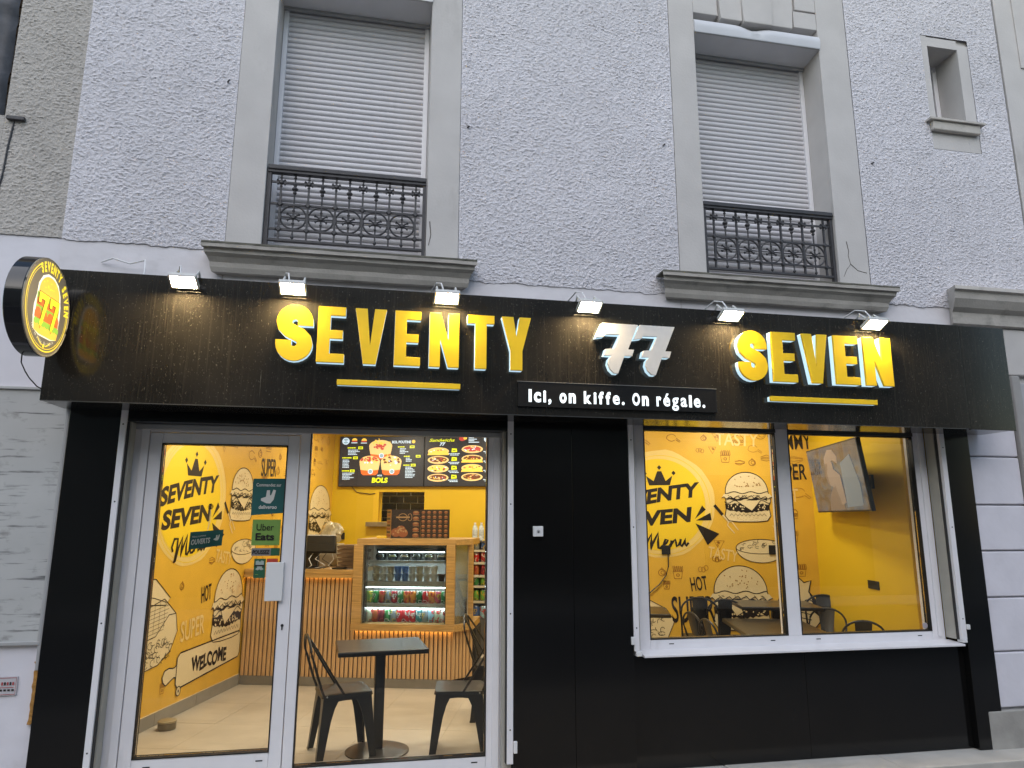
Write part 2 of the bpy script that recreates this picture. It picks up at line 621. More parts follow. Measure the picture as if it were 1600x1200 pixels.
def ledge(x0, x1, zt, lab):
    prof = [(0.02, zt - .165), (-.055, zt - .16), (-.07, zt - .13), (-.075, zt - .10), (-.10, zt - .07), (-.125, zt - .052), (-.13, zt - .026), (-.152, zt - .024), (-.155, zt), (0.02, zt + .012)]
    v, f = [], []
    nseg = 24
    n = len(prof)
    for i in range(nseg + 1):
        t = i / nseg
        for (y, z) in prof:
            ins = max(0, (0.155 + y)) * 0.55          # returns taper in with the moulding
            x = x0 + ins + (x1 - x0 - 2 * ins) * t
            v.append((x, y + .0035 * noise.noise((x * 9, y * 30, z * 12)), z + .003 * noise.noise((x * 7, z * 20, 4))))
    for i in range(nseg):
        for k in range(n):
            f.append((i * n + k, i * n + (k + 1) % n, (i + 1) * n + (k + 1) % n, (i + 1) * n + k))
    f.append(tuple(range(n)))
    f.append(tuple(nseg * n + k for k in range(n))[::-1])
    bld.part('ledge_capping', B(x0 + .002, -.158, zt + .001, x1 - .002, -.02, zt + .0125), mat('mossy_capping', (.13, .125, .10), .9, var=.3, vscale=14, bump=.3, bscale=60))
    return bld.part('window_ledge', MB().add(v, f), LEDGE, label=lab)


ledge(-1.165, .625, 3.292, 'moulded stone ledge under the wider left shuttered window')
ledge(1.985, 3.945, 3.322, 'moulded stone ledge under the shuttered window near the small niche')
SOFFB = mat('ledge_underblock', (0.35, 0.33, 0.30), .9, var=.1, vscale=8)
# window bottoms (threshold inside each opening)
bld.part('threshold', B(-.82, -0.012, 3.30, .276, .335, 3.352), LEDGE)
bld.part('threshold', B(2.405, -0.012, 3.33, 3.533, .335, 3.372), LEDGE)

for pts in ([(3.62, 3.74), (3.633, 3.66), (3.625, 3.62), (3.64, 3.55), (3.60, 3.50), (3.57, 3.44)], [(3.64, 3.55), (3.70, 3.50), (3.78, 3.485)], [(.30, 3.62), (.31, 3.52), (.295, 3.44)]):
    bld.part('crack', MB().tube([(x, -.0135, z) for x, z in pts], [.004, .0035, .003, .003, .0025, .002][:len(pts)], 5), mat('dark_crack', (.09, .08, .07), .95))
# small niche window
nz = bld.part('niche_surround', MB().prism([(4.553, 4.66), (5.027, 4.66), (5.027, 5.60), (5.01, 5.75), (4.553, 5.752)], lambda a, b, d: (a, d, b), -0.008, -0.004), STONE)
bpy.data.objects.remove(nz)
ns = MB()
ns.box(4.553, -.010, 4.66, 4.612, .011, 5.75)
ns.box(4.918, -.010, 4.66, 5.027, .011, 5.70)
ns.box(4.6125, -.010, 5.652, 4.9175, .011, 5.74)
ns.box(4.6125, -.010, 4.66, 4.9175, .011, 4.93)
bld.part('niche_surround', ns, STONE)
nw = bld.part('niche_window', B(4.62, .26, 4.94, 4.91, .27, 5.64), mat('dark_pane', (.01, .012, .014), .08), label='narrow white framed window set deep in the niche')
fr = MB()
fr.box(4.612, .235, 4.93, 4.655, .259, 5.655)
fr.box(4.875, .235, 4.93, 4.918, .259, 5.655)
fr.box(4.656, .235, 5.615, 4.874, .259, 5.655)
fr.box(4.656, .235, 4.93, 4.874, .259, 4.97)
fr.box(4.752, .235, 4.971, 4.785, .259, 5.614)
bld.part('frame', fr, PVC, nw, bev=.003)
bld.part('niche_sill', MB().box(4.50, -.075, 4.898, 5.045, .0, 4.916), LEDGE)
bld.part('niche_sill', MB().box(4.535, -.055, 4.815, 5.005, -.012, 4.897), LEDGE, bev=.008)
# small old hooks in the wall
for (x, z) in ((-1.12, 4.53), (.56, 4.38), (2.09, 4.41), (3.93, 4.45)):
    bld.part('hook', MB().tube([(x, .0, z), (x, -.02, z), (x + .012, -.028, z + .006)], .006, 6), IRON)

# grey neighbour strip on the left, with its torn membrane and bricks
nb = T('neighbouring_building', 'grey weathered roughcast house edge left of the pale facade', 'building', (-2.4, .2, 0))
nb.part('roughcast', grid_plaster(-2.46, -2.03, 3.31, ZT, -0.002, 0.0075, jag=.01, seed=31), ROUGHGREY, smooth=True)
nb.part('wall', B(-2.46, .010, 2.3, -2.032, .3, ZT), ROUGHGREY)
nb.part('lower_wall', grid_plaster(-3.4, -1.80, -.16, 3.31, 0.006, 0.004, .04, 77.), WHITEWALL, smooth=True)
nb.part('wall', B(-3.4, .02, -.16, -1.87, .3, 3.3), WHITEWALL)
nb.part('roughcast', grid_plaster(-3.0, -2.462, 3.31, 4.12, 0.0, 0.008, .014, 40), ROUGHGREY, smooth=True)
nb.part('wall', B(-3.4, .10, 3.3, -2.462, .3, ZT), mat('brick_mortar', (.30, .27, .22), .9, var=.1, vscale=20))
nb.part('old_bracket', B(-2.44, -.03, 4.085, -2.335, -.004, 4.11), IRON, bev=.003)
nb.part('crack', MB().tube([(-2.40, -.006, 4.08), (-2.415, -.006, 3.9), (-2.42, -.006, 3.72), (-2.438, -.006, 3.55), (-2.445, -.006, 3.36)], .006, 5), IRON)
v, f = [], []
NX, NZ = 10, 60
for j in range(NZ + 1):
    z = 3.9 + (ZT - 3.9) * j / NZ
    for i in range(NX + 1):
        w = .14 + .05 * noise.noise((z * 5, 3, 1)) + .03 * noise.noise((z * 16, 8, 1))
        x = -2.475 - w * i / NX
        v.append((x, .02 - .05 * abs(noise.noise((x * 9, z * 6, 2))) - .03 * sin(i / NX * pi), z))
for j in range(NZ):
    for i in range(NX):
        a = j * (NX + 1) + i
        f.append((a, a + 1, a + NX + 2, a + NX + 1))
nb.part('torn_membrane', MB().add(v, f), mat('bitumen_membrane', (0.045, 0.047, 0.055), .6, var=.3, vscale=12, bump=.3, bscale=30), smooth=True)
BR = mat('old_brick', (0.30, 0.20, 0.12), .9, var=.25, vscale=14, bump=.4, bscale=60)
bme = MB().box(0, 0, 0, .21, .1, .058).mesh('brick')
bme.materials.append(BR)
for r in range(24):
    for k in range(3):
        inst('brick', bme, nb.o, (-2.9 + k * .222 + (.11 if r % 2 else 0) + 2.4, .06 - .2 + random.uniform(-.006, .006), 4.25 + r * .072), m=BR)

# right hand neighbour: rusticated white wall, grey pilaster, cornice and its framed panel
rn = T('corner_building', 'white rusticated stone wall and grey pilaster right of the black shopfront', 'building', (5.2, .2, -.16))
RUST = mat('white_painted_stone', (0.66, 0.64, 0.69), .7, var=.05, vscale=5, bump=.2, bscale=20, stain=[((0.2, 0.18, 0.16), (4, 4, 1), (.62, .82), .6)])
zs = [.205, .595, .982, 1.323, 1.668, 2.04, 2.36]
for a, b in zip(zs[:-1], zs[1:]):
    rn.part('stone_block', B(4.40, -.012 + random.uniform(-.003, .003), a + .006, 4.975, .3, b - .006), RUST, bev=.008)
rn.part('wall', B(4.42, .012, -.16, 4.97, .34, 2.36), mat('wall_joint', (.42, .41, .43), .9))
rn.part('plinth', B(4.40, -.035, -.16, 5.0, .011, .195), mat('grey_plinth_stone', (.32, .305, .28), .9, var=.15, vscale=6, bump=.3, bscale=30), bev=.008)
rn.part('pilaster', B(5.368, -.020, 3.40, 6.6, .3, 7.2), STONE, bev=.004)
rn.part('pilaster_panel', B(5.56, -.032, 5.55, 6.4, -.0205, 6.6), STONE, bev=.006)
rn.part('pilaster_panel', B(5.70, -.03, 3.6, 6.4, -.0205, 5.3), mat('dark_recess', (.06, .06, .065), .8))
prof = [(.02, 3.40), (-.18, 3.375), (-.185, 3.345), (-.16, 3.335), (-.15, 3.28), (-.11, 3.22), (-.07, 3.19), (-.06, 3.10), (-.02, 3.09), (.02, 3.08)]
v = [(x + (0 if x > 5 else (.185 + y) * .5), y, z) for x in (4.42, 6.6) for (y, z) in prof]
n = len(prof)
f = [(k, (k + 1) % n, (k + 1) % n + n, k + n) for k in range(n)] + [tuple(range(n)), tuple(range(n, 2 * n))[::-1]]
rn.part('cornice', MB().add(v, f), LEDGE)
rn.part('lintel_block', B(4.98, -.03, 2.70, 6.6, .3, 3.085), STONE, bev=.01)
rn.part('jamb', B(4.982, -.045, -.16, 5.06, .3, 2.695), mat('grey_jamb', (.33, .32, .31), .8, var=.1, vscale=4), bev=.01)
rn.part('framed_panel', B(5.065, -.02, -.16, 6.6, .2, 2.64), mat('grey_door_panel', (.38, .375, .385), .6, var=.06, vscale=4), bev=.01)
rn.part('upper_wall', B(5.358, .03, 6.6, 6.6, .3, 7.2), STONE)

# ================================================================== ROLLER SHUTTERS
slat_me = MB().add(*(lambda prof, w: ([(x, y, z) for x in (-w / 2, w / 2) for (y, z) in prof], [(k, k + 1, k + 1 + len(prof), k + len(prof)) for k in range(len(prof) - 1)]))(
    [(.006, .0), (-.002, .003), (-.009, .012), (-.010, .024), (-.006, .037), (.001, .043), (.006, .0435)], 1.0)).mesh('slat', True)
slat_me.materials.append(SLAT)


def shutter(x0, x1, z0, zbox, lab):
    t = T('roller_shutter', lab, 'shutter', ((x0 + x1) / 2, .25, z0), group='closed roller shutters on the upper windows')
    zt = zbox + .02
    nsl = int((zt - z0) / .0445)
    for i in range(nsl):
        z = z0 + i * .0445
        o = inst('slat', slat_me, t.o, (0, 0, z - z0))
        o.scale = (x1 - x0 - .07, 1, 1)
    t.part('backing', B(x0, .262, z0, x1, .27, zt), DARKFELT)
    for a in (x0, x1 - .036):
        t.part('guide_rail', B(a, .225, z0, a + .036, .261, zt), PVC, bev=.003)
    # curved box: rounded front
    prof = [(.262, zbox - .035), (-.01, zbox), (-.028, zbox + .004), (-.036, zbox + .05), (-.034, zbox + .085), (-.018, zbox + .115), (.03, zbox + .125), (.262, zbox + .13)]
    dent = x0 + .47 * (x1 - x0)
    v, f = [], []
    NS = 30
    n = len(prof)
    for i in range(NS + 1):
        x = x0 - .004 + (x1 - x0 + .008) * i / NS
        k = math.exp(-((x - dent) / .09) ** 2) * .018
        for (y, z) in prof:
            v.append((x, y + (k if z > zbox + .08 and y < 0.1 else 0), z - (k if z > zbox + .08 and y < .1 else 0)))
    for i in range(NS):
        for q in range(n):
            f.append((i * n + q, i * n + (q + 1) % n, (i + 1) * n + (q + 1) % n, (i + 1) * n + q))
    f += [tuple(range(n)), tuple(NS * n + q for q in range(n))[::-1]]
    t.part('shutter_box', MB().add(v, f), mat('white_coated_metal', (.60, .60, .62), .4, var=.04, vscale=5, stain=[((.34, .33, .31), (5, 5, 5), (.6, .8), .4)]), smooth=True)
    t.part('lip', B(x0, -.031, zbox - .006, x1, -.012, zbox + .003), ALU)
    t.part('lip', B(x0, .20, zbox - .046, x1, .224, zbox - .02), ALU)


shutter(-.821, .277, 3.353, 5.385, 'closed grey roller shutter with wide grey soffit, above the main door')
shutter(2.404, 3.533, 3.373, 5.455, 'closed grey roller shutter under a dented white box, beside the small niche')


# ================================================================== BALCONY RAILINGS
def bar(x0, z0, x1, z1, y, w, d=.012):
    return B(x0 - (w / 2 if x0 == x1 else 0), y - d / 2, z0 - (w / 2 if z0 == z1 else 0), x1 + (w / 2 if x0 == x1 else 0), y + d / 2, z1 + (w / 2 if z0 == z1 else 0))


def rosette(cx, cz, y, r, n=6):
    m = MB()
    m.lathe((cx, y - .012, cz), [(.012, -.006), (.016, 0), (.016, .02), (.012, .024)], 8, 'y')
    for k in range(n):
        a = pi / 2 + 2 * pi * k / n
        m.tube([(cx + .012 * cos(a), y - .003, cz + .012 * sin(a)), (cx + r * .72 * cos(a), y - .003, cz + r * .72 * sin(a)), (cx + r * cos(a), y - .003, cz + r * sin(a))], [.006, .006, .011], 6)
    return m


def railing(x0, x1, zb, lab):
    t = T('window_railing', lab, 'railing', ((x0 + x1) / 2, .0, zb), group='wrought iron window railings')
    y = .03
    z = lambda q: zb + q
    t.part('handrail', B(x0, y - .035, z(.525), x1, y + .03, z(.56)), IRON, bev=.006)
    t.part('handrail_bead', B(x0, y - .026, z(.508), x1, y + .021, z(.5245)), IRON)
    for q in (.445, .285, .10):
        t.part('crossbar', bar(x0 + .02, z(q), x1 - .02, z(q), y, .013), IRON)
    t.part('bottom_bar', B(x0, y - .012, z(.012), x1, y + .012, z(.028)), IRON)
    for a in (x0 + .012, x1 - .012):
        t.part('end_post', B(a - .011, y - .018, z(-.03), a + .011, y + .018, z(.5075)), IRON)
    W0 = x1 - x0
    ps = [x0 + W0 * (.083 + .17 * i) for i in range(6)]
    for i, p in enumerate(ps):
        t.part('post', B(p - .0065, y - .0075, z(.0285), p + .0065, y + .0075, z(.5075)), IRON)
        t.part('rosette', rosette(p, z(.445), y, .032), IRON)
        for q in (.285, .10):
            t.part('collar', MB().lathe((p, y - .014, z(q)), [(.016, 0), (.023, .006), (.023, .02), (.016, .027)], 4, 'y'), IRON)
    for a, b in zip(ps[:-1], ps[1:]):
        c = (a + b) / 2
        t.part('spear', MB().lathe((c, y, z(.285)), [(.006, 0), (.006, .075), (.014, .085), (.009, .10), (.021, .112), (.021, .12), (.009, .132), (.014, .15), (.006, .165), (.006, .19), (.012, .198), (.006, .206), (.012, .222), (.001, .24)], 8), IRON)
        rr = (b - a) * .46
        t.part('ring', MB().tube([(c + rr * cos(k * pi / 16), y, z(.192) + rr * sin(k * pi / 16)) for k in range(32)], .0068, 6, True), IRON)
        t.part('star', rosette(c, z(.192), y, .048), IRON)
        t.part('spoke', MB().tube([(c, y, z(.055)), (c, y, z(.284))], .006, 6).tube([(a, y, z(.192)), (b, y, z(.192))], .0045, 6), IRON)
        t.part('finial', MB().lathe((c, y, z(.03)), [(.001, 0), (.012, .012), (.012, .02), (.006, .03)], 8), IRON)


railing(-.815, .272, 3.395, 'ornate black iron railing before the shutter above the main door')
railing(2.41, 3.53, 3.425, 'ornate black iron railing before the shutter with the dented box')

# ================================================================== BLACK CLADDING OF THE SHOPFRONT
cl = T('shop_cladding', 'glossy black panelling around the door and the window of the shopfront', 'shopfront cladding', (1.3, 0, -.06))
cl.part('panel', B(-1.848, -.030, -.058, -1.562, .16, 2.36), BLACK, bev=.003, label='narrow black panel left of the door')
cl.part('panel', B(.907, -.030, -.058, 1.314, .17, 2.36), BLACK, bev=.002)
cl.part('panel', B(1.3165, -.0295, -.058, 1.722, .17, 2.36), BLACK, bev=.002)
cl.part('panel', B(4.298, -.030, -.058, 4.515, .17, 2.36), BLACK, bev=.003)
cl.part('panel', B(1.7245, .022, -.055, 3.0, .17, .655), BLACK, bev=.002, label='low black panel under the window')
cl.part('panel', B(3.0025, .0225, -.055, 4.2955, .17, .655), BLACK, bev=.002, label='low black panel under the window')
cl.part('header', B(-1.5595, -.018, 2.142, .9045, .09, 2.36), BLACK, bev=.002)
cl.part('header', B(1.7245, -.018, 2.315, 4.2955, .17, 2.36), BLACK, bev=.002)
cl.part('edge_trim', B(-1.868, -.022, .70, -1.8505, .02, 2.2), ALU, bev=.002)

# ================================================================== FASCIA WITH ITS LETTERS
fa = T('shop_fascia', 'long black sign box with raised yellow SEVENTY SEVEN letters and a silver 77', 'shop sign', (1.4, -.2, 2.2))
FY = -.35
fa.part('front_panel', B(-1.885, FY, 2.205, 4.236, FY + .02, 2.985), FASCIA, bev=.002)
fa.part('front_panel', B(4.2395, FY + .001, 2.200, 4.632, FY + .021, 2.983), FASCIA, bev=.002, label='short plain end panel past the vertical seam')
fa.part('soffit', B(-1.884, FY + .0215, 2.206, 4.63, -.0305, 2.218), FASCIA)
fa.part('top_cover', B(-1.884, FY + .0215, 2.965, 4.63, -.008, 2.984), FASCIA)
fa.part('end_panel', B(-1.8845, FY + .0215, 2.219, -1.868, -.012, 2.9645), FASCIA)
fa.part('end_panel', B(4.614, FY + .0225, 2.219, 4.63, -.012, 2.9645), FASCIA)
fa.part('seam_strip', B(4.2365, FY + .006, 2.206, 4.2392, FY + .02, 2.98), mat('raw_edge', (.5, .5, .47), .5))
fa.part('bottom_trim', B(-1.88, FY - .0045, 2.2015, 4.2, FY - .0005, 2.2065), mat('dark_trim', (.05, .05, .048), .35))


def ribbon(pts, t):
    P = [Vector(p) for p in pts]
    L, R = [], []
    for i, p in enumerate(P):
        a, b = P[max(0, i - 1)], P[min(len(P) - 1, i + 1)]
        d = (b - a).normalized()
        q = Vector((-d.y, d.x)) * t / 2
        L.append(tuple(p + q))
        R.append(tuple(p - q))
    return L + R[::-1]


def glyph(ch, w, h):
    t = .42 * w
    e = .155 * h
    if ch == 'S':
        r = w / 2 - t / 2
        p = [(w - t / 2, .635 * h), (w - t / 2, h - t / 2 - r)] + arc(w / 2, h - t / 2 - r, r, r, 0, pi, 12)[1:] + [(t / 2, .70 * h)]
        p += [(t / 2 + .03 * w, .61 * h), (t / 2 + .14 * w, .545 * h), (w - t / 2 - .14 * w, .455 * h), (w - t / 2 - .03 * w, .39 * h), (w - t / 2, .30 * h)]
        p += arc(w / 2, t / 2 + r, r, r, 0, -pi, 12) + [(t / 2, .365 * h)]
        return ribbon(p, t)
    if ch == 'E':
        return [(0, 0), (w, 0), (w, e), (t * 1.08, e), (t * 1.08, h / 2 - e * .47), (w * .92, h / 2 - e * .47), (w * .92, h / 2 + e * .5), (t * 1.08, h / 2 + e * .5), (t * 1.08, h - e), (w, h - e), (w, h), (0, h)]
    if ch == 'V':
        return [(w * .30, 0), (w * .70, 0), (w, h), (w * .62, h), (w * .5, h * .33), (w * .38, h), (0, h)]
    if ch == 'N':
        return [(0, 0), (w * .36, 0), (w * .36, h * .52), (w * .64, 0), (w, 0), (w, h), (w * .64, h), (w * .64, h * .49), (w * .36, h), (0, h)]
    if ch == 'T':
        return [(w * .29, 0), (w * .71, 0), (w * .71, h - e), (w, h - e), (w, h), (0, h), (0, h - e), (w * .29, h - e)]
    if ch == 'Y':
        return [(w * .30, 0), (w * .70, 0), (w * .70, h * .36), (w, h), (w * .61, h), (w * .5, h * .62), (w * .39, h), (0, h), (w * .30, h * .36)]


def shrink(poly, k):
    cx = sum(p[0] for p in poly) / len(poly)
    cz = sum(p[1] for p in poly) / len(poly)
    return poly


def letter(ch, x, w, z, h, poly=None, face=GOLD):
    poly = [(x + a, z + b) for a, b in (poly or glyph(ch, w, h))] if poly is None else poly
    fn = lambda a, b, d: (a, d, b)
    o = fa.part('letter', MB().prism(poly, fn, FY - .062, FY - .044), face, bev=.0012)
    fa.part('halo', MB().prism(poly, fn, FY - .0435, FY - .006), HALO, o)
    return o


for ch, x, w in (('S', -.628, .214), ('E', -.387, .163), ('V', -.166, .190), ('E', .077, .160), ('N', .293, .186), ('T', .533, .171), ('Y', .754, .19)):
    letter(ch, x, w, 2.482, .35)
for ch, x, w in (('S', 2.396, .214), ('E', 2.648, .185), ('V', 2.885, .195), ('E', 3.131, .19), ('N', 3.366, .222)):
    letter(ch, x, w, 2.482, .352)
S7 = [(1.427, 2.824), (1.675, 2.823), (1.602, 2.651), (1.644, 2.651), (1.629, 2.608), (1.576, 2.608), (1.528, 2.485), (1.501, 2.487), (1.474, 2.512), (1.46, 2.549), (1.467, 2.582),
      (1.486, 2.604), (1.435, 2.605), (1.447, 2.648), (1.502, 2.653), (1.549, 2.749), (1.447, 2.749), (1.438, 2.732), (1.38, 2.722)]
for dx in (0, .262):
    letter('7', 0, 0, 0, 0, [(a + dx, b + .004) for a, b in S7], SILVER)
for (a, b) in ((-.258, .492), (2.62, 3.445)):
    o = fa.part('underline_bar', B(a, FY - .052, 2.347, b, FY - .034, 2.381), GOLD, bev=.0015)
    fa.part('halo', B(a + .002, FY - .0335, 2.349, b - .002, FY - .006, 2.379), HALO, o)

tg = T('tagline_sign', 'flat black lightbox with the glowing white line Ici, on kiffe. On régale.', 'shop sign', (1.55, FY, 2.25))
tg.part('box', B(.866, FY - .022, 2.257, 2.236, FY - .0006, 2.418), mat('black_acrylic', (.014, .0138, .014), .18), bev=.002)
tg.part('rim', B(.864, FY - .024, 2.4185, 2.238, FY - .0006, 2.4215), mat('rim_alu', (.3, .29, .27), .4, metal=.5))
xx = 0
for word, w in (('I', .020), ('c', .047), ('i', .019), (',', .020), (None, .062), ('o', .047), ('n', .047), (None, .062), ('k', .052), ('i', .019), ('f', .034), ('f', .034), ('e', .047), ('.', .019), (None, .062),
                ('O', .052), ('n', .047), (None, .062), ('r', .034), ('é', .047), ('g', .047), ('a', .045), ('l', .020), ('e', .047), ('.', .019)):
    if word:
        A = Art((.935, FY - .0222, 2.292), (1, 0, 0), (0, 0, 1), (0, -1, 0))
        A.text(word, xx, 0, .078 * (1.14 if word in 'conreagé' else 1.0), LEDTXT, w=w, bold=.024 if word in 'eéag' else .045)
        A.build(tg, 'letter')
        xx += w + .0145
    else:
        xx += w - .022

# ================================================================== FLOODLIGHTS
LENS = emit('floodlight_lens', (1.0, 0.75, 0.40), 260)
LHOUS = mat('lamp_housing_white', (.55, .55, .53), .4)
lamp_words = ['leftmost floodlight, beside the round burger sign', 'floodlight right above the first S of SEVENTY', 'floodlight over the N of SEVENTY', 'floodlight above the silver 77',
              'floodlight above the S of SEVEN', 'rightmost floodlight, over the N of SEVEN']
lx = [-1.165, -.545, .395, 1.335, 2.345, 3.46]
fl0 = None
for i, x in enumerate(lx):
    t = T('floodlight', 'lit warm white ' + lamp_words[i], 'floodlight', (x, FY - .02, 2.985), group='floodlights along the top of the sign')
    tilt = radians(24)
    # local frame: lens plane from the wall edge (low) to the outer edge (high)
    Rm = Matrix.Translation((x, FY - .085, 2.925)) @ Matrix.Rotation(-tilt, 4, 'X')

    def loc(mb):
        mb.v = [tuple(Rm @ (Vector(p) * .82)) for p in mb.v]
        return mb
    t.part('housing', loc(B(-.096, -.068, .0, .096, .068, .028)), LHOUS, bev=.006)
    fr = MB()
    fr.box(-.096, -.068, -.006, .096, -.0585, -.0005)
    fr.box(-.096, .0585, -.006, .096, .068, -.0005)
    fr.box(-.096, -.058, -.006, -.0825, .058, -.0005)
    fr.box(.0825, -.058, -.006, .096, .058, -.0005)
    t.part('bezel', loc(fr), LHOUS)
    t.part('lens', loc(B(-.082, -.058, -.004, .082, .058, -.0008)), LENS)
    fins = MB()
    for k in range(7):
        fins.box(-.07 + k * .0225, -.05, .0285, -.064 + k * .0225, .05, .042)
    t.part('heat_sink', loc(fins), LHOUS)
    t.part('bracket', MB().tube([(x - .06, FY + .03, 2.986), (x - .06, FY - .01, 3.02), (x - .06, FY - .075, 2.968)], .007, 6).tube([(x + .06, FY + .03, 2.986), (x + .06, FY - .01, 3.02), (x + .06, FY - .075, 2.968)], .007, 6), LHOUS)
    t.part('cable', MB().tube([(x - .02, FY - .09, 2.962), (x - .035, FY - .04, 3.035), (x - .06, FY + .03, 3.06), (x - .085, FY + .12, 3.03), (x - .1, FY + .2, 2.987)], .005, 6), WHITEP, smooth=True)

# ================================================================== ROUND BLADE SIGN
rs = T('projecting_sign', 'round black lightbox with a burger and 77, jutting from the left of the sign', 'shop sign', (-1.83, -.63, 2.4))
RX, RCY, RCZ, RR = -1.785, -.632, 2.668, .268
rs.part('drum', MB().lathe((RX - .088, RCY, RCZ), [(RR - .004, 0), (RR, .004), (RR, .082), (RR - .004, .086)], 56, 'x'), mat('gloss_black_drum', (.012, .012, .013), .08), smooth=True)
FACE_G = emit('sign_face_grey', (.10, .088, .068), .9)
SY = emit('sign_yellow', (.85, .66, .03), 1.0)
SBUN = emit('sign_bun', (.80, .42, .06), .95)
SRED = emit('sign_red', (.62, .13, .03), .85)
SGRN = emit('sign_green', (.22, .42, .05), .85)
SWHT = emit('sign_white', (.8, .78, .68), .95)
SBRN = emit('sign_brown', (.10, .03, .01), .7)
rs.part('face', MB().lathe((RX, RCY, RCZ), [(RR - .010, -.0015), (RR - .010, .002)], 56, 'x'), FACE_G)
rs.part('face_rim', MB().tube([(RX + .0, RCY + (RR - .005) * cos(k * pi / 28), RCZ + (RR - .005) * sin(k * pi / 28)) for k in range(56)], .005, 6, True), mat('rim_grey', (.2, .19, .16), .4), smooth=True)
ar = Art((RX + .002, RCY, RCZ), (0, 1, 0), (0, 0, 1), (1, 0, 0))
for rr, w in ((.240, .006), (.226, .003)):
    ar.ring((0, 0), rr, rr, w, SY, 1, a0=radians(118), a1=radians(370), n=60)


def ringtext(art, word, r, a_mid, h, m, da, flip=False, bold=.03):
    n = len(word)
    for i, ch in enumerate(word):
        if ch == ' ':
            continue
        k = i - (n - 1) / 2
        a = a_mid - k * da if not flip else a_mid + k * da
        rot = a - pi / 2 if not flip else a + pi / 2
        cx, cy = r * cos(a), r * sin(a)
        v, _ = text2d(ch, bold)
        wd = max(p[0] for p in v) * h * .62
        art.text(ch, cx - cos(rot) * wd / 2 + sin(rot) * h / 2, cy - sin(rot) * wd / 2 - cos(rot) * h / 2, h, m, 2, w=wd, bold=bold, rot=rot)


ringtext(ar, 'SEVENTY SEVEN', .221, radians(64), .052, SY, radians(9.6), bold=.05)
ringtext(ar, 'Ici, on kiffe. On régale.', .196, radians(262), .017, SWHT, radians(3.5), True, .01)
ab = Art((RX + .002, RCY, RCZ), (0, 1.16, 0), (0, 0, 1.12), (1, 0, 0))
# burger emblem, slightly tilted
ab.poly([(-.115, .035), (-.11, .09), (-.08, .135), (-.03, .158), (.03, .158), (.08, .135), (.11, .09), (.125, .035), (.13, -.02), (.125, -.075), (.115, -.135), (.06, -.15), (-.06, -.15), (-.115, -.13), (-.128, -.075), (-.13, -.02)], SWHT, 1)
ab.poly([(-.105, .05)] + arc(0, .06, .102, .088, pi, 0, 16) + [(.105, .05)], SBUN, 2)
for k in range(14):
    ab.ell((random.uniform(-.07, .07), random.uniform(.085, .13)), .0045, .003, SY, 3, n=6)
ab.rect(-.112, -.105, .112, .048, SGRN, 2)
ab.rect(-.108, -.012, .108, .02, SRED, 3)
ab.rect(-.118, -.075, .118, -.045, SRED, 3)
for k in range(4):
    ab.ell((-.09 + k * .06, -.045), .027, .023, SRED, 4, n=12)
for k in range(7):
    ab.ell((-.105 + k * .035, -.092), .02, .016, SGRN, 5, n=8)
ab.poly([(-.12, -.10), (.12, -.10), (.112, -.135), (.06, -.145), (-.06, -.145), (-.112, -.135)], SBUN, 4)
for dx in (-.092, .016):
    ab.poly([(dx - .012, .055), (dx + .088, .055), (dx + .088, .03), (dx + .052, -.09), (dx + .03, -.122), (dx + .018, -.09), (dx + .046, .018), (dx + .02, .018), (dx + .016, -.004), (dx - .012, -.004)], SBRN, 5)
    ab.poly([(dx - .008, .051), (dx + .084, .051), (dx + .084, .03), (dx + .048, -.088), (dx + .03, -.115), (dx + .022, -.09), (dx + .052, .022), (dx + .016, .022), (dx + .013, .0), (dx - .008, .0)], SY, 6)
ab.stroke(arc(0, -.12, .075, .07, radians(215), radians(258), 6), .005, SY, 3)
ab.stroke(arc(0, -.12, .075, .07, radians(282), radians(325), 6), .005, SY, 3)
ab.poly([(.014 * (1 if k % 2 == 0 else .42) * sin(k * pi / 5), -.19 + .014 * (1 if k % 2 == 0 else .42) * cos(k * pi / 5)) for k in range(10)], SY, 3)
ab.build(rs, 'face_print')
ar.build(rs, 'face_print')
rs.part('arm', MB().tube([(RX - .045, -.372, RCZ + .03), (RX - .045, -.33, RCZ + .03)], .018, 10), BLACKP)
rs.part('arm', MB().tube([(RX - .045, -.405, RCZ - .12), (RX - .045, -.33, RCZ - .12)], .012, 10), mat('bare_steel', (.6, .6, .58), .3, metal=.9))
cb = single('sign_cable', 'thin loose black cable dangling below the round sign', 'cable', MB().tube([(-1.86, -.66, 2.402), (-1.868, -.64, 2.36), (-1.862, -.60, 2.32), (-1.875, -.52, 2.30), (-1.885, -.40, 2.275), (-1.888, -.2, 2.262), (-1.885, -.02, 2.24)], .0035, 6), BLACKP, smooth=True)
wc = single('wall_cable', 'pale cable looped on the wall band above the fascia, right of the round sign', 'cable', MB().tube([(-1.78, -.015, 3.16), (-1.7, -.06, 3.175), (-1.6, -.05, 3.15), (-1.5, -.09, 3.165), (-1.46, -.2, 3.06), (-1.45, -.25, 2.99)], .005, 6), WHITEP, smooth=True)

# ================================================================== GLAZED ENTRANCE
en = T('glazed_entrance', 'white framed glass entrance with a door and a tall fixed pane', 'shop entrance', (-.35, .12, -.06))


def frame_rect(x0, z0, x1, z1, t, y0, y1, tb=None, tt=None):
    tb = t if tb is None else tb
    tt = t if tt is None else tt
    m = MB()
    m.box(x0, y0, z0, x0 + t, y1, z1)
    m.box(x1 - t, y0, z0, x1, y1, z1)
    m.box(x0 + t + .0003, y0 + .0003, z1 - tt, x1 - t - .0003, y1 - .0003, z1)
    if tb:
        m.box(x0 + t + .0003, y0 + .0003, z0, x1 - t - .0003, y1 - .0003, z0 + tb)
    return m


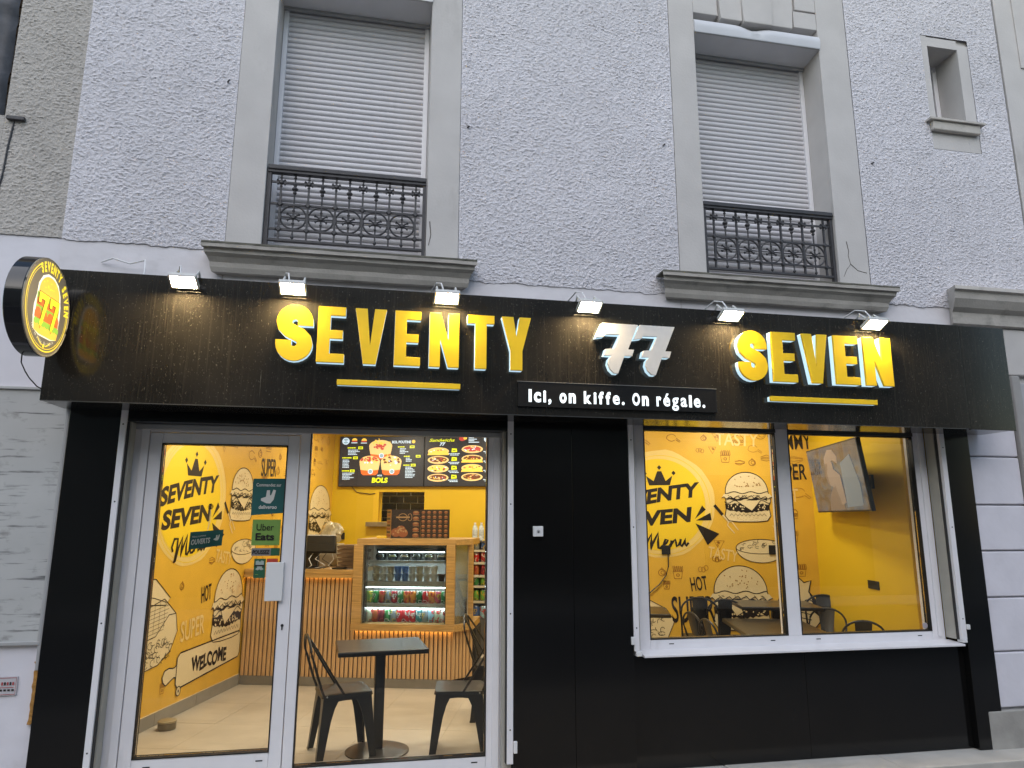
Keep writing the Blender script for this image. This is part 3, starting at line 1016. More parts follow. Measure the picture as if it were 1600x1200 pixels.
GASK = mat('black_gasket', (.008, .008, .008), .6)
fr = MB()
fr.box(-1.553, .105, -.055, -1.423, .20, 2.24)
fr.box(-1.470, .092, -.055, -1.4235, .1045, 2.14)
fr.box(-1.4225, .105, 2.092, -.5, .20, 2.24)
fr.box(-.4995, .105, -.055, -.436, .20, 2.24)
fr.box(-.4355, .105, 2.152, .752, .20, 2.24)
fr.box(.7525, .105, -.055, .858, .20, 2.24)
fr.box(.79, .092, -.055, .835, .1045, 2.16)
fr.box(-.4355, .105, -.055, .752, .20, .063)
fr.box(-1.4225, .115, -.055, -.5, .20, .006)
en.part('outer_frame', fr, PVC, bev=.003)
en.part('frame_bead', MB().box(-1.545, .085, 2.105, .85, .1045, 2.141), ALU, bev=.003)
leaf = en.part('door', frame_rect(-1.419, .010, -.503, 2.088, .074, .098, .16, tb=.152, tt=.066), PVC, bev=.004, label='glass door leaf with stickers and a square white handle plate')
en.part('gasket', frame_rect(-1.3445, .1625, -.5775, 2.0215, .006, .0945, .17), GASK, leaf)
en.part('glass_pane', B(-1.338, .138, .169, -.584, .146, 2.015), GLASS, leaf)
en.part('handle_plate', B(-.66, .070, 1.045, -.553, .0975, 1.28), WHITEP, leaf, bev=.004)
en.part('lock', MB().lathe((-.545, .094, .895), [(.009, 0), (.009, .004)], 10, 'y').box(-.549, .0935, .868, -.541, .0975, .895), BLACKP, leaf)
for x in (-1.28, -.65):
    en.part('drain_slot', B(x, .0965, .115, x + .04, .098, .122), BLACKP, leaf)
en.part('gasket', frame_rect(-.4355, .0635, .752, 2.1515, .006, .1025, .17), GASK)
en.part('glass_pane', B(-.429, .138, .070, .7455, .146, 2.1455), GLASS, label='tall fixed glass pane beside the door')
en.part('drain_slot', B(.66, .1035, .028, .70, .1045, .035), BLACKP)
for (x0, x1, lab) in ((-1.5595, -1.524, 0), (.866, .9055, 1)):
    g = en.part('shutter_guide', B(x0, -.034, .05, x1, .012, 2.235), PVC, bev=.003)
    en.part('guide_channel', B(x1 + .0003 if lab == 0 else x0 - .007, -.02, .05, x0 - .0003 if lab else x1 + .007, .012, 2.14), mat('dark_channel', (.03, .03, .03), .6), g)
    en.part('jamb_lining', B(x0 + .004 if lab == 0 else x0 - .02, .0125, -.05, x1 + .018 if lab == 0 else x1 - .004, .0915, 2.14), mat('beige_jamb', (.40, .38, .33), .5, var=.06, vscale=10), g)
    for z in (.25, .95, 1.65, 2.12):
        en.part('screw_hole', MB().lathe(((x0 + x1) / 2, -.0352, z), [(.005, 0), (.005, .001)], 8, 'y'), BLACKP, g)
en.part('guide_foot', B(.9062, -.05, .115, .93, -.0305, .185), WHITEP, bev=.004)

# ---- stickers on the door glass
STY = .1365
TEAL = mat('sticker_teal', (.012, .10, .095), .45)
GRN = mat('sticker_green', (.17, .31, .06), .5)
DGRN = mat('sticker_dark_green', (.015, .10, .045), .5)
GRY = mat('sticker_grey', (.20, .20, .195), .5)
WPR = mat('sticker_white', (.62, .62, .58), .5)
PALE = mat('sticker_pale', (.34, .40, .36), .5)


def sticker(label, x0, z0, x1, z1, m, y=STY, name='sticker', cat='sticker', skew=0.0):
    t = T(name, label, cat, ((x0 + x1) / 2, y, z0))
    t.part('sheet', MB().prism([(x0, z0), (x1, z0 + skew), (x1, z1 + skew * .2), (x0, z1)], lambda a, b, d: (a, d, b), y - .0012, y), m)
    return t, Art((x0, y - .0012, z0), (1, 0, 0), (0, 0, 1), (0, -1, 0))


def roo(a, cx, cz, s, m):
    a.poly([(cx + p * s, cz + q * s) for p, q in ((-.5, -.12), (-.15, .0), (-.1, .5), (.12, .5), (.14, .12), (.22, .12), (.36, .55), (.56, .5), (.42, -.22), (.2, -.5), (-.1, -.48), (-.5, -.28))], m, 1)


st, a = sticker('dark teal square sticker with white kangaroo logo at the top of the door glass', -.785, 1.572, -.588, 1.806, TEAL, skew=.015)
a.text('Commandez sur', .022, .185, .021, WPR, w=.155, bold=.02)
roo(a, .098, .118, .085, WPR)
a.text('deliveroo', .045, .042, .024, WPR, w=.112, bold=.025)
a.build(st, 'sticker_print')
st, a = sticker('light green sticker with black lettering, below the teal square one', -.770, 1.383, -.598, 1.545, GRN)
a.text('Uber', .026, .094, .044, INK, w=.106, bold=.0)
a.text('Eats', .023, .034, .044, INK, w=.115, bold=.03)
a.build(st, 'sticker_print')
st, a = sticker('narrow grey POUSSEZ sticker with a dark green end', -.765, 1.318, -.592, 1.366, GRY)
a.rect(.118, 0, .173, .048, DGRN, 0)
a.text('POUSSEZ', .006, .012, .025, INK, w=.106, bold=.03, shear=.1)
a.build(st, 'sticker_print')
st, a = sticker('small upright green sticker beside the door handle plate', -.744, 1.180, -.674, 1.300, DGRN)
a.poly([(.01, .055), (.022, .068), (.01, .082), (.01, .105), (.025, .11), (.035, .1), (.045, .11), (.06, .105), (.06, .082), (.048, .068), (.06, .055), (.045, .048), (.035, .055), (.025, .048)], PALE, 1)
a.rect(.006, .073, .064, .082, INK, 2)
a.rect(.01, .02, .03, .024, GRN, 1)
a.build(st, 'sticker_print')
st, a = sticker('small red label peeking out behind the white handle plate', -.668, 1.268, -.60, 1.30, mat('label_red', (.5, .06, .03), .5), y=.1365)
oh = T('open_sign', 'hanging teal OUVERTS sign on a cord inside the door glass', 'door sign', (-1.05, .16, 1.36))
oh.part('card', MB().prism([(-1.149, 1.357), (-.953, 1.383), (-.948, 1.482), (-1.145, 1.466)], lambda a, b, d: (a, d, b), .158, .162), TEAL)
oh.part('cord', MB().tube([(-1.045, .16, 1.472), (-1.04, .16, 1.545), (-1.035, .156, 1.615)], .0012, 5).tube([(-1.045, .16, 1.472), (-1.03, .16, 1.545), (-1.035, .156, 1.615)], .0012, 5), WHITEP)
oh.part('suction_cup', MB().lathe((-1.035, .1465, 1.625), [(.018, 0), (.012, .006), (.006, .012)], 14, 'y'), glass('clear_cup', (.85, .85, .85)))
a = Art((-1.149, .158, 1.357), (.991, 0, .131), (0, 0, 1), (0, -1, 0))
a.text('OUVERTS', .014, .028, .032, WPR, w=.113, bold=.03, shear=.15)
a.text('Nous sommes', .02, .071, .013, WPR, w=.08, bold=.0)
roo(a, .165, .052, .034, WPR)
a.build(oh, 'card_print')

# ================================================================== SHOP WINDOW
sw = T('shop_window', 'wide white framed shop window with two panes and a centre mullion', 'shop window', (3.0, .12, .65))
fr = MB()
fr.box(1.80, .105, .668, 1.894, .20, 2.312)
fr.box(4.128, .105, .668, 4.236, .20, 2.312)
fr.box(1.8945, .1053, .668, 4.1275, .20, .737)
fr.box(2.9435, .1056, .7375, 3.050, .20, 2.312)
sw.part('outer_frame', fr, PVC, bev=.003)
sw.part('top_bar', MB().box(1.8945, .09, 2.196, 2.943, .165, 2.229).box(3.0505, .09, 2.196, 4.1275, .165, 2.229), mat('dark_aluminium', (.07, .07, .068), .4, metal=.3), bev=.003)
sw.part('frame_bead', B(4.17, .092, .70, 4.205, .1048, 2.3), PVC, bev=.003)
for (a, b, lab) in ((1.8945, 2.943, 'left window pane'), (3.0505, 4.1275, 'right window pane with a small round sticker in its corner')):
    sw.part('gasket', frame_rect(a, .7375, b, 2.1955, .006, .1025, .165), GASK)
    p = sw.part('glass_pane', B(a + .0065, .138, .744, b - .0065, .145, 2.189), GLASS, label=lab)
    sw.part('top_light', B(a + .0065, .138, 2.232, b - .0065, .145, 2.311), GLASS)
for x in (2.03, 2.80, 3.16, 4.0):
    sw.part('drain_slot', B(x, .1035, .705, x + .035, .1048, .711), BLACKP)
sw.part('sill', MB().prism([(-.045, .650), (-.045, .664), (.105, .676), (.105, .650)], lambda a, b, d: (d, a, b), 1.79, 4.262), PVC, bev=.002)
for (x0, x1, s) in ((1.7245, 1.762, 0), (4.252, 4.2945, 1)):
    g = sw.part('shutter_guide', B(x0, -.036, .692, x1, .015, 2.235), PVC, bev=.003)
    sw.part('guide_channel', B(x1 + .0005 if s == 0 else x0 - .006, -.01, .692, x1 + .006 if s == 0 else x0 - .0005, .012, 2.235), mat('dark_channel', (.03, .03, .03), .6), g)
    sw.part('jamb_lining', B(x1 + .004 if s == 0 else x0 - .012, .0125, .692, x1 + .022 if s == 0 else x0 + .02, .104, 2.235), mat('beige_jamb', (.40, .38, .33), .5, var=.06, vscale=10), g)
    for z in (.84, 1.5, 2.1):
        sw.part('screw_hole', MB().lathe(((x0 + x1) / 2, -.0372, z), [(.005, 0), (.005, .001)], 8, 'y'), BLACKP, g)
sw.part('guide_foot', MB().box(1.702, -.05, .735, 1.7238, -.031, .785).box(1.735, -.045, .66, 1.775, .02, .6915), WHITEP, bev=.004)
sw.part('guide_foot', MB().box(4.295, -.05, .765, 4.318, -.031, .80).box(4.255, -.04, .672, 4.29, .02, .6915), WHITEP, bev=.004)
st, a = sticker('small round pale sticker in the lower corner of the window', 4.075, .745, 4.118, .79, WPR)
for ch in list(st.o.children):
    bpy.data.objects.remove(ch)
st.part('sheet', MB().lathe((4.097, STY - .001, .772), [(.022, 0), (.022, .001)], 20, 'y'), mat('sticker_lilac', (.42, .38, .42), .5))

# small things on the outside walls
ws = T('wall_switch', 'small square white key switch on the black panel between door and window', 'switch', (1.07, -.03, 1.44))
ws.part('plate', B(1.036, -.052, 1.438, 1.104, -.0305, 1.506), WHITEP, bev=.004)
ws.part('key_slot', MB().lathe((1.07, -.0545, 1.472), [(.011, 0), (.011, .002)], 12, 'y'), ALU)
ws.part('mark', MB().box(1.066, -.0555, 1.462, 1.074, -.0546, 1.472), BLACKP)
bo = T('blank_board', 'large weathered whitish board in a thin metal frame left of the black shopfront', 'board', (-2.4, 0, .84))
bo.part('sheet', B(-3.0, -.010, .858, -1.874, .0, 2.318), mat('stained_board', (.44, .44, .43), .6, var=.08, vscale=3, stain=[((.07, .07, .07), (2.6, 3, 34), (.56, .66), .85), ((.2, .19, .18), (9, 9, 14), (.57, .70), .65)]))
bo.part('frame', MB().box(-3.0, -.024, .838, -1.856, .0, .8575).box(-3.0, -.024, 2.3185, -1.856, .0, 2.335).box(-1.8735, -.0235, .858, -1.856, .0, 2.318), ALU, bev=.002)
ml = T('meter_label', 'small pale printed label with red lines on the white wall below the board', 'label', (-2.0, 0, .56))
ml.part('card', B(-2.12, -.004, .568, -1.955, .001, .668), mat('label_card', (.5, .48, .5), .5))
a = Art((-2.12, -.004, .568), (1, 0, 0), (0, 0, 1), (0, -1, 0))
LR = mat('label_red_ink', (.4, .06, .06), .5)
a.stroke([(.006, .006), (.159, .006), (.159, .094), (.006, .094)], .003, LR, 0, True)
for k in range(5):
    a.rect(.085 + k * .014, .055, .094 + k * .014, .072, INK if k % 2 else LR, 1)
    a.rect(.06 + k * .02, .024, .073 + k * .02, .034, INK, 1)
a.rect(.07, .042, .15, .045, LR, 1)
a.build(ml, 'label_print')
v = []
for i in range(26):
    z = .745 - i * .0134
    v.append((z, .022 + .016 * noise.noise((z * 30, 1, 1)), .004 + .010 * noise.noise((z * 45, 5, 2))))
pts = [(-1.850 - w, z) for z, w, q in v] + [(-1.849 - max(0, q), z) for z, w, q in v[::-1]]
single('foam_strip', 'crumbly orange foam strip along the black panel, below the white board', 'foam', MB().prism(pts, lambda a, b, d: (a, d, b), -.012, .006), mat('orange_foam', (.42, .21, .05), .9, var=.3, vscale=40, bump=.8, bscale=90))

# ================================================================== THE ROOM (turned 16 degrees to the street)
CT, ST = cos(radians(-16)), sin(radians(-16))
dist = lambda u, v: u * ST + v * CT
UL, URR, VM, VB, VC = -3.22, 2.455, 7.5, 9.15, 6.78


def clip(poly, dmin):
    out = []
    for i, p in enumerate(poly):
        q = poly[(i + 1) % len(poly)]
        a, b = dist(*p) - dmin, dist(*q) - dmin
        if a >= 0:
            out.append(p)
        if a * b < 0:
            t = a / (a - b)
            out.append((p[0] + (q[0] - p[0]) * t, p[1] + (q[1] - p[1]) * t))
    return out


up = lambda a, b, d: (a, b, d)
rp = [(-3.3, 3.9), (2.6, 5.6), (2.6, 9.8), (-3.3, 9.8)]
floor = struct('floor', MB().prism(clip([(-3.3, 3.5), (2.8, 3.5), (2.8, 9.8), (-3.3, 9.8)], 4.80), up, -.05, -.004), GROUT, IN)
ts = .60
for i in range(-6, 5):
    for j in range(6, 13):
        u0, v0 = i * ts + .22, j * ts + .13
        q = clip([(u0 + .0015, v0 + .0015), (u0 + ts - .0015, v0 + .0015), (u0 + ts - .0015, v0 + ts - .0015), (u0 + .0015, v0 + ts - .0015)], 4.835)
        if len(q) < 3 or u0 + ts < UL or u0 > URR or v0 > 8.9:
            continue
        me = MB().prism(q, up, -.0038, random.uniform(-.0015, -.0009)).mesh('tile')
        me.materials.append(TILE)
        inst('tile', me, floor)
wl_ = struct('wall_left', B(-3.4, 4.13, 0, UL, VB, 2.75), MURAL, IN)
wm_ = struct('wall_back', B(-.2, VM, 0, URR + .15, VM + .12, 2.75), MURAL, IN)
struct('wall_right', MB().prism([(2.668, 5.93), (2.85, 5.93), (2.65, VM - .001), (URR, VM - .001)], up, 0, 2.75), YELLOW, IN)
kb = MB()
hu0, hu1, hz0, hz1 = -2.655, -1.968, 1.517, 1.905
kb.box(-3.4, VB + .001, 0, hu0, VB + .15, 2.75)
kb.box(hu1, VB + .001, 0, -.08, VB + .15, 2.75)
kb.box(hu0 + .0004, VB + .001, 0, hu1 - .0004, VB + .15, hz0)
kb.box(hu0 + .0004, VB + .001, hz1, hu1 - .0004, VB + .15, 2.75)
kb.box(-.2, VM + .121, 0, -.08, VB, 2.75)
kb.box(-3.4, VB + .151, 0, -3.25, VB + .7, 2.75)
kb.box(-1.3, VB + .151, 0, -1.2, VB + .7, 2.75)
struct('wall_kitchen', kb, YELLOW, IN)
struct('ceiling', MB().prism(clip([(-3.4, 3.5), (2.9, 3.5), (2.9, 9.95), (-3.4, 9.95)], 4.83), up, 2.751, 2.83), CEIL, IN)
fw = MB()
fw.box(.86, .175, 0, 1.80, .30, 2.745)
fw.box(-2.1, .205, 2.32, 4.5, .30, 2.745)
fw.box(1.801, .205, 0, 4.5, .30, .664)
fw.box(4.24, .2055, .6645, 4.5, .30, 2.3195)
fw.box(-2.1, .175, 0, -1.56, .30, 2.3195)
struct('wall_front', fw, YELLOW)
sk = T('skirting', 'grey tiled skirting along the foot of the yellow printed wall', 'skirting', (UL, 6.0, 0), IN)
for k in range(8):
    a = 4.22 + k * .60
    if a < VC - .1:
        sk.part('skirting_tile', B(UL + .001, a, 0.001, UL + .012, min(a + .597, VC), .095), SKIRT)
sk.part('cap_strip', B(UL + .001, 4.22, .0955, UL + .013, VC, .099), mat('pale_strip', (.6, .5, .3), .4))

# kitchen behind the hatch: black glazed tiles
kt = T('kitchen_wall', 'wall of glossy black brick tiles seen through the serving hatch', 'tiled wall', (-2.3, VB + .55, 1.3), IN)
kt.part('wall', B(-3.2, VB + .56, 1.0, -1.4, VB + .62, 2.4), mat('pale_tile_grout', (.42, .41, .38), .8))
tm = MB().box(-.095, -.012, -.045, .095, 0, .045).mesh('tile')
tm.materials.append(mat('black_glazed_tile', (.012, .012, .013), .12))
for r in range(8):
    for k in range(8):
        inst('tile', tm, kt.o, (-.78 + k * .2 + (.1 if r % 2 else 0), .009 + random.uniform(-.001, .001), .12 + r * .1))
hl = T('hatch_ledge', 'stone shelf under the serving hatch in the yellow back wall', 'shelf', (-2.3, VB, 1.46), IN)
hl.part('board', B(-2.72, VB - .10, 1.455, -1.93, VB + .14, 1.513), mat('hatch_stone', (.20, .15, .08), .5, var=.15, vscale=14), bev=.004)
hl.part('jamb', B(hu0 + .001, VB - .004, 1.5135, hu0 + .075, VB + .16, 1.904), mat('yellow_gloss', (.72, .47, .03), .3))

# ------------------------------------------------------------------ wall print
DOO = mat('print_doodle', (0.29, 0.125, 0.012), 0.45)
DOO2 = mat('print_doodle_pale', (0.42, 0.21, 0.02), 0.45)
DISC = mat('print_bright_yellow', (0.80, 0.56, 0.02), 0.42)
RINGC = mat('print_ring_cream', (0.78, 0.58, 0.19), 0.42)
PALEW = mat('print_pale_word', (0.76, 0.56, 0.22), 0.42)


def wob(pts, k, r):
    return [(a + r.uniform(-k, k), b + r.uniform(-k, k)) for a, b in pts]


def burger(A, x, z, w, h, r, flip=1):
    X = lambda t: x + w * t
    Z = lambda t: z + h * t
    lw = .008
    body = [(X(-.46), Z(.30)), (X(-.5), Z(.12)), (X(-.42), Z(.02)), (X(-.2), Z(-.0)), (X(.2), Z(0)), (X(.42), Z(.02)), (X(.5), Z(.12)), (X(.47), Z(.30)), (X(.52), Z(.42)), (X(.47), Z(.60))]
    top = [(X(q[0]), Z(q[1])) for q in arc(0, .60, .47, .40, 0, pi, 18)]
    A.poly(body + top, CREAM, 1)
    A.stroke(body + top, lw, INK, 3, True)
    A.stroke([(X(t), Z(.585 + .02 * sin(t * 17))) for t in [-.47 + .94 * i / 20 for i in range(21)]], lw * 1.1, INK, 3)
    # lettuce frill, onion and tomato slices
    fr_ = [(X(-.56 + 1.12 * i / 22), Z(.505 + .028 * sin(i * 2.1) - .03 * abs(i / 11 - 1))) for i in range(23)]
    A.poly(fr_ + [(X(.50), Z(.56)), (X(-.50), Z(.56))], CREAM, 4)
    A.stroke(fr_, lw, INK, 5)
    for c, q in ((-.27, .09), (.16, .12)):
        A.stroke(arc(X(c), Z(.49), w * q * 1.6, h * .045, pi, 2 * pi, 8), lw, INK, 5)
    A.poly([(X(t), Z(.47 - .02 * sin(t * 24))) for t in [-.44 + .88 * i / 16 for i in range(17)]] + [(X(t), Z(.435 + .025 * sin(t * 19 + 2))) for t in [.44 - .88 * i / 16 for i in range(17)]], INK, 3)
    A.stroke([(X(t), Z(.40 + .03 * sin(t * 21 + 1))) for t in [-.5 + i / 26 for i in range(27)]], lw, INK, 4)
    for k in range(9):
        t = r.uniform(-.42, .42)
        A.stroke([(X(t), Z(.535)), (X(t + .03), Z(.515))], lw * .6, INK, 5)
    # patty with pale flecks, cheese corner
    A.poly([(X(-.49), Z(.36))] + [(X(t), Z(.34 + .07 * (1 - (2 * t) ** 2) * .5 + .012 * sin(t * 40))) for t in [-.45 + .9 * i / 16 for i in range(17)]] + [(X(.49), Z(.36)), (X(.48), Z(.25))]
           + [(X(t), Z(.18 + .06 * abs(2 * t) + .015 * sin(t * 55))) for t in [.44 - .88 * i / 18 for i in range(19)]] + [(X(-.48), Z(.26))], INK, 3)
    for k in range(34):
        t = r.uniform(-.43, .43)
        A.ell((X(t), Z(r.uniform(.235, .345))), w * r.uniform(.008, .022), h * r.uniform(.01, .02), CREAM, 4, n=6)
    A.poly([(X(-.24), Z(.42)), (X(.30), Z(.43)), (X(.09 * flip), Z(.215))], CREAM, 5)
    A.stroke([(X(-.24), Z(.42)), (X(.09 * flip), Z(.215)), (X(.30), Z(.43))], lw * .9, INK, 6)
    A.stroke([(X(t), Z(.14 + .025 * (1 if i % 2 else -1))) for i, t in enumerate([-.4 + .8 * i / 18 for i in range(19)])], lw * .6, INK, 3)
    for k in range(26):
        a = r.uniform(.25, pi - .25)
        q = r.uniform(.25, .88)
        cx, cz = X(.44 * q * cos(a)), Z(.62 + .36 * q * sin(a))
        A.ell((cx, cz), .0085, .0045, DOO, 4, n=6, rot=r.uniform(0, 3))
    for k in range(30):
        A.ell((X(r.uniform(-.4, .4)), Z(r.uniform(.02, .1))), .003, .003, DOO, 4, n=4)


def doodle(A, x, z, s, r, m):
    k = r.randrange(7)
    lw = .0068
    if k == 0:      # chicken leg
        A.stroke(wob(arc(x, z, s * .5, s * .38, .3, 5.6, 14), s * .03, r), lw, m, 1)
        A.stroke([(x + s * .45, z - s * .2), (x + s * .85, z - s * .5), (x + s * .95, z - s * .4), (x + s * .52, z - s * .05)], lw, m, 1)
    elif k == 1:    # fries
        A.stroke([(x - s * .4, z), (x - s * .3, z - s * .6), (x + s * .3, z - s * .6), (x + s * .4, z)], lw, m, 1, True)
        for q in range(5):
            a = x - s * .34 + q * s * .17
            A.stroke([(a, z), (a - s * .05, z + s * r.uniform(.3, .5)), (a + s * .08, z + s * .45), (a + s * .1, z)], lw * .9, m, 1)
        A.ring((x, z - s * .3), s * .13, s * .1, lw, m, 1, n=10)
    elif k == 2:    # burger sketch
        A.stroke(arc(x, z + s * .1, s * .5, s * .4, 0, pi, 10), lw, m, 1, True)
        A.stroke([(x - s * .5 + s * .1 * i, z + s * .04 * (1 if i % 2 else -1)) for i in range(11)], lw, m, 1)
        A.stroke([(x - s * .48, z - s * .1), (x - s * .4, z - s * .3), (x + s * .4, z - s * .3), (x + s * .48, z - s * .1)], lw, m, 1, True)
    elif k == 3:    # pizza slice
        A.stroke([(x - s * .5, z + s * .3), (x + s * .5, z + s * .25), (x, z - s * .6)], lw, m, 1, True)
        for q in range(4):
            A.ring((x + s * r.uniform(-.2, .2), z + s * r.uniform(-.2, .15)), s * .08, s * .07, lw * .8, m, 1, n=8)
    elif k == 4:    # leaf sprigs
        for q in range(4):
            a = r.uniform(-.5, .5)
            A.stroke([(x - s * .6, z + a * s * .5), (x, z + a * s), (x + s * .6, z + a * s * .3)], lw * .8, m, 1)
    elif k == 5:    # tomato and rings
        A.ring((x, z), s * .4, s * .36, lw, m, 1, n=16)
        A.ring((x + s * .1, z), s * .22, s * .2, lw * .8, m, 1, n=12)
        A.stroke([(x - s * .1, z + s * .36), (x, z + s * .55), (x + s * .15, z + s * .38)], lw, m, 1)
    else:           # pretzel loops
        for q in range(3):
            A.ring((x + (q - 1) * s * .28, z + r.uniform(-.1, .1) * s), s * .2, s * .24, lw, m, 1, n=10)


def mural(A, left):
    r = random.Random(5 if left else 6)
    # ring and disc
    rim = [(.56 * (1 + .05 * noise.noise((cos(t) * 2, sin(t) * 2, 3))) * cos(t), 1.72 + .555 * (1 + .04 * noise.noise((cos(t) * 3, sin(t) * 3, 5))) * sin(t)) for t in [2 * pi * i / 48 for i in range(48)]]
    A.poly(rim, RINGC, 0)
    for q in range(4):
        A.ring((r.uniform(-.015, .015), 1.72), .50 + .016 * q, .50 + .014 * q, .006, PALEW if q % 2 else DISC, 1, a0=q, a1=q + 4.2, n=40)
    A.ell((-.01, 1.71), .475, .475, DISC, 1, n=48)
    # crown
    cx, cz, w, h = .0, 1.905, .30, .165
    P = lambda a, b: (cx + w * a, cz + h * b)
    A.poly([P(-.36, 0), P(.36, .02), P(.46, .62), P(.22, .28), P(.08, .9), P(-.06, .9), P(-.20, .27), P(-.46, .60)], INK, 2)
    for a, b in ((-.5, .76), (.01, 1.14), (.5, .78)):
        A.poly([P(a - .075, b), P(a, b - .15), P(a + .075, b), P(a, b + .15)], INK, 2)
    A.text('SEVENTY', -.475, 1.645, .146, INK, 2, w=.87, bold=.045, fn=lambda x, y: (x + y * .12, y + .16 * x + .02 * sin(x * 3)))
    A.text('SEVEN', -.425, 1.465, .146, INK, 2, w=.73, bold=.045, fn=lambda x, y: (x + y * .12, y + .10 * x))
    for a0, a1, l in ((.72, 1.02, .19), (.05, .45, .2), (-1.05, -.45, .29)):
        c = (.33, 1.535)
        A.poly([(c[0] + .03 * cos((a0 + a1) / 2), c[1] + .03 * sin((a0 + a1) / 2)), (c[0] + l * .95 * cos(a0), c[1] + l * .95 * sin(a0)), (c[0] + l * cos(a1), c[1] + l * sin(a1))], INK, 2)
    # script word Menu
    mx, mz, k = -.25, 1.225, .5
    sc = lambda L: [(mx + a * k, mz + b * k + .1 * a * k) for a, b in L]
    bz = .025
    A.stroke(sc([(.04, .12), (.0, .2), (.06, .32), (.16, .31), (.15, .15), (.10, -.06), (.13, -.04), (.20, .17), (.30, .33), (.285, .15), (.27, .02), (.33, .16), (.44, .34), (.425, .15), (.43, .03), (.47, .02), (.52, .07)]), bz, INK, 3)
    A.stroke(sc([(.52, .07), (.60, .12), (.63, .17), (.58, .19), (.545, .11), (.57, .03), (.63, .03), (.70, .10)]), bz * .9, INK, 3)
    A.stroke(sc([(.70, .16), (.69, .03), (.73, .13), (.78, .17), (.795, .10), (.80, .03), (.85, .06), (.88, .12)]), bz * .9, INK, 3)
    A.stroke(sc([(.89, .17), (.875, .06), (.905, .02), (.95, .08), (.985, .17), (.975, .07), (.995, .02), (1.05, .08)]), bz * .9, INK, 3)
    burger(A, .89, 1.53, .46, .51, r)
    burger(A, .77, .46, .56, .63, r, -1)
    # carving fork
    A.stroke([(.555, 1.70), (.635, 1.60)], .03, INK, 2)
    A.stroke([(.635, 1.60), (.69, 1.53)], .013, CREAM, 2)
    for q in (-1, 1):
        A.stroke([(.69, 1.53), (.69 + .022 * q + .01, 1.515 + .018 * q), (.765 + .02 * q, 1.43 + .016 * q)], .009, CREAM, 2)
    # bowl
    A.poly(arc(1.0, 1.27, .25, .15, pi, 2 * pi, 14) + arc(1.0, 1.27, .25, .085, 0, pi, 14), CREAM, 1)
    A.stroke(arc(1.0, 1.27, .25, .15, pi, 2 * pi, 14) + arc(1.0, 1.27, .25, .085, 0, pi, 14), .006, INK, 3, True)
    A.stroke(arc(1.0, 1.27, .25, .06, pi, 2 * pi, 14), .005, INK, 3)
    for q in range(26):
        A.ring((1.0 + r.uniform(-.2, .2), 1.285 + r.uniform(-.045, .05)), r.uniform(.012, .03), r.uniform(.008, .02), .0035, INK, 3, a0=r.uniform(0, 3), a1=r.uniform(3.4, 5.5), n=7)
    cond = dict(bold=.012)
    A.text('TASTY', .46, 1.175, .115, PALEW, 2, w=.30, rot=-.16, **cond)
    A.text('HOT', .285, .835, .14, INK, 2, w=.165, rot=.13, **cond)
    A.text('YUM', 1.13, 1.42, .08, PALEW, 2, w=.13, **cond)
    A.text('TASTY', .60, 2.33, .14, PALEW, 2, w=.44, rot=-.05, **cond)
    if left:
        A.text('SUPER', .0, .56, .165, PALEW, 2, w=.37, rot=.06, **cond)
        A.text('SUPER', 1.27, 1.985, .19, INK, 2, w=.36, rot=.05, **cond)
        # rolling pin with WELCOME
        pin = [(-.02, .24), (-.02, .44), (.02, .475), (1.03, .50), (1.06, .47), (1.06, .30), (1.03, .265), (.02, .20)]
        A.poly(pin, CREAM, 2)
        A.stroke(pin, .011, INK, 3, True)
        hd = [(-.02, .29), (-.05, .30), (-.09, .285), (-.16, .26), (-.20, .29), (-.215, .33), (-.19, .375), (-.13, .385), (-.08, .375), (-.05, .375), (-.02, .39)]
        A.poly(hd, CREAM, 2)
        A.stroke(hd, .010, INK, 3)
        A.ell((.03, .18), .032, .036, CREAM, 4, n=16)
        A.ring((.03, .18), .032, .036, .008, INK, 5, n=16)
        A.ell((.03, .18), .009, .012, INK, 5, n=8)
        A.text('WELCOME', .20, .288, .115, INK, 4, w=.60, bold=.04, fn=lambda x, y: (x, y + .012 * sin(x * 30)))
        # cone of popcorn fries at the near end
        A.poly([(-.75, .50), (-.72, .83), (-.28, .93), (-.10, .80), (-.06, .66), (-.14, .52), (-.30, .44), (-.55, .42)], CREAM, 1)
        A.stroke([(-.75, .50), (-.72, .83), (-.28, .93), (-.10, .80), (-.06, .66), (-.14, .52), (-.30, .44), (-.55, .42)], .007, INK, 3, True)
        A.stroke([(-.70, .62), (-.36, .66), (-.20, .80), (-.10, .80)], .007, INK, 3)
        for q in range(7):
            A.stroke([(-.68 + q * .07, .64 + q * .012), (-.66 + q * .065, .85 + q * .012)], .003, INK, 3)
            A.stroke([(-.70 + q * .01, .65 + q * .03), (-.26 + q * .01, .70 + q * .03)], .003, INK, 3)
        for q in range(46):
            A.ring((r.uniform(-.62, -.13), r.uniform(.46, .62)), r.uniform(.018, .036), r.uniform(.014, .028), .0045, INK, 3, a0=r.uniform(0, 3), a1=r.uniform(3.6, 6), n=8)
        # half loaf
        lo = [(-.62, 1.10), (-.42, 1.09), (-.20, .93), (-.26, .88), (-.45, .90), (-.64, .96)]
        A.poly(lo, CREAM, 1)
        A.stroke(lo, .007, INK, 3, True)
        A.stroke([(-.62, .98), (-.42, .95), (-.25, .90)], .005, INK, 3)
        burger(A, 3.02, 1.25, .75, .72, r)
        spots, s1 = 120, 3.3
    else:
        A.text('SUPER', .08, .53, .26, INK, 2, w=.43, rot=.03, **cond)
        A.text('SUPER', 1.15, 1.965, .165, INK, 2, w=.36, **cond)
        A.text('HOT', 1.16, 1.735, .14, PALEW, 2, w=.25, **cond)
        A.text('YUMMY', 1.14, 2.27, .16, INK, 2, w=.44, rot=.03, **cond)
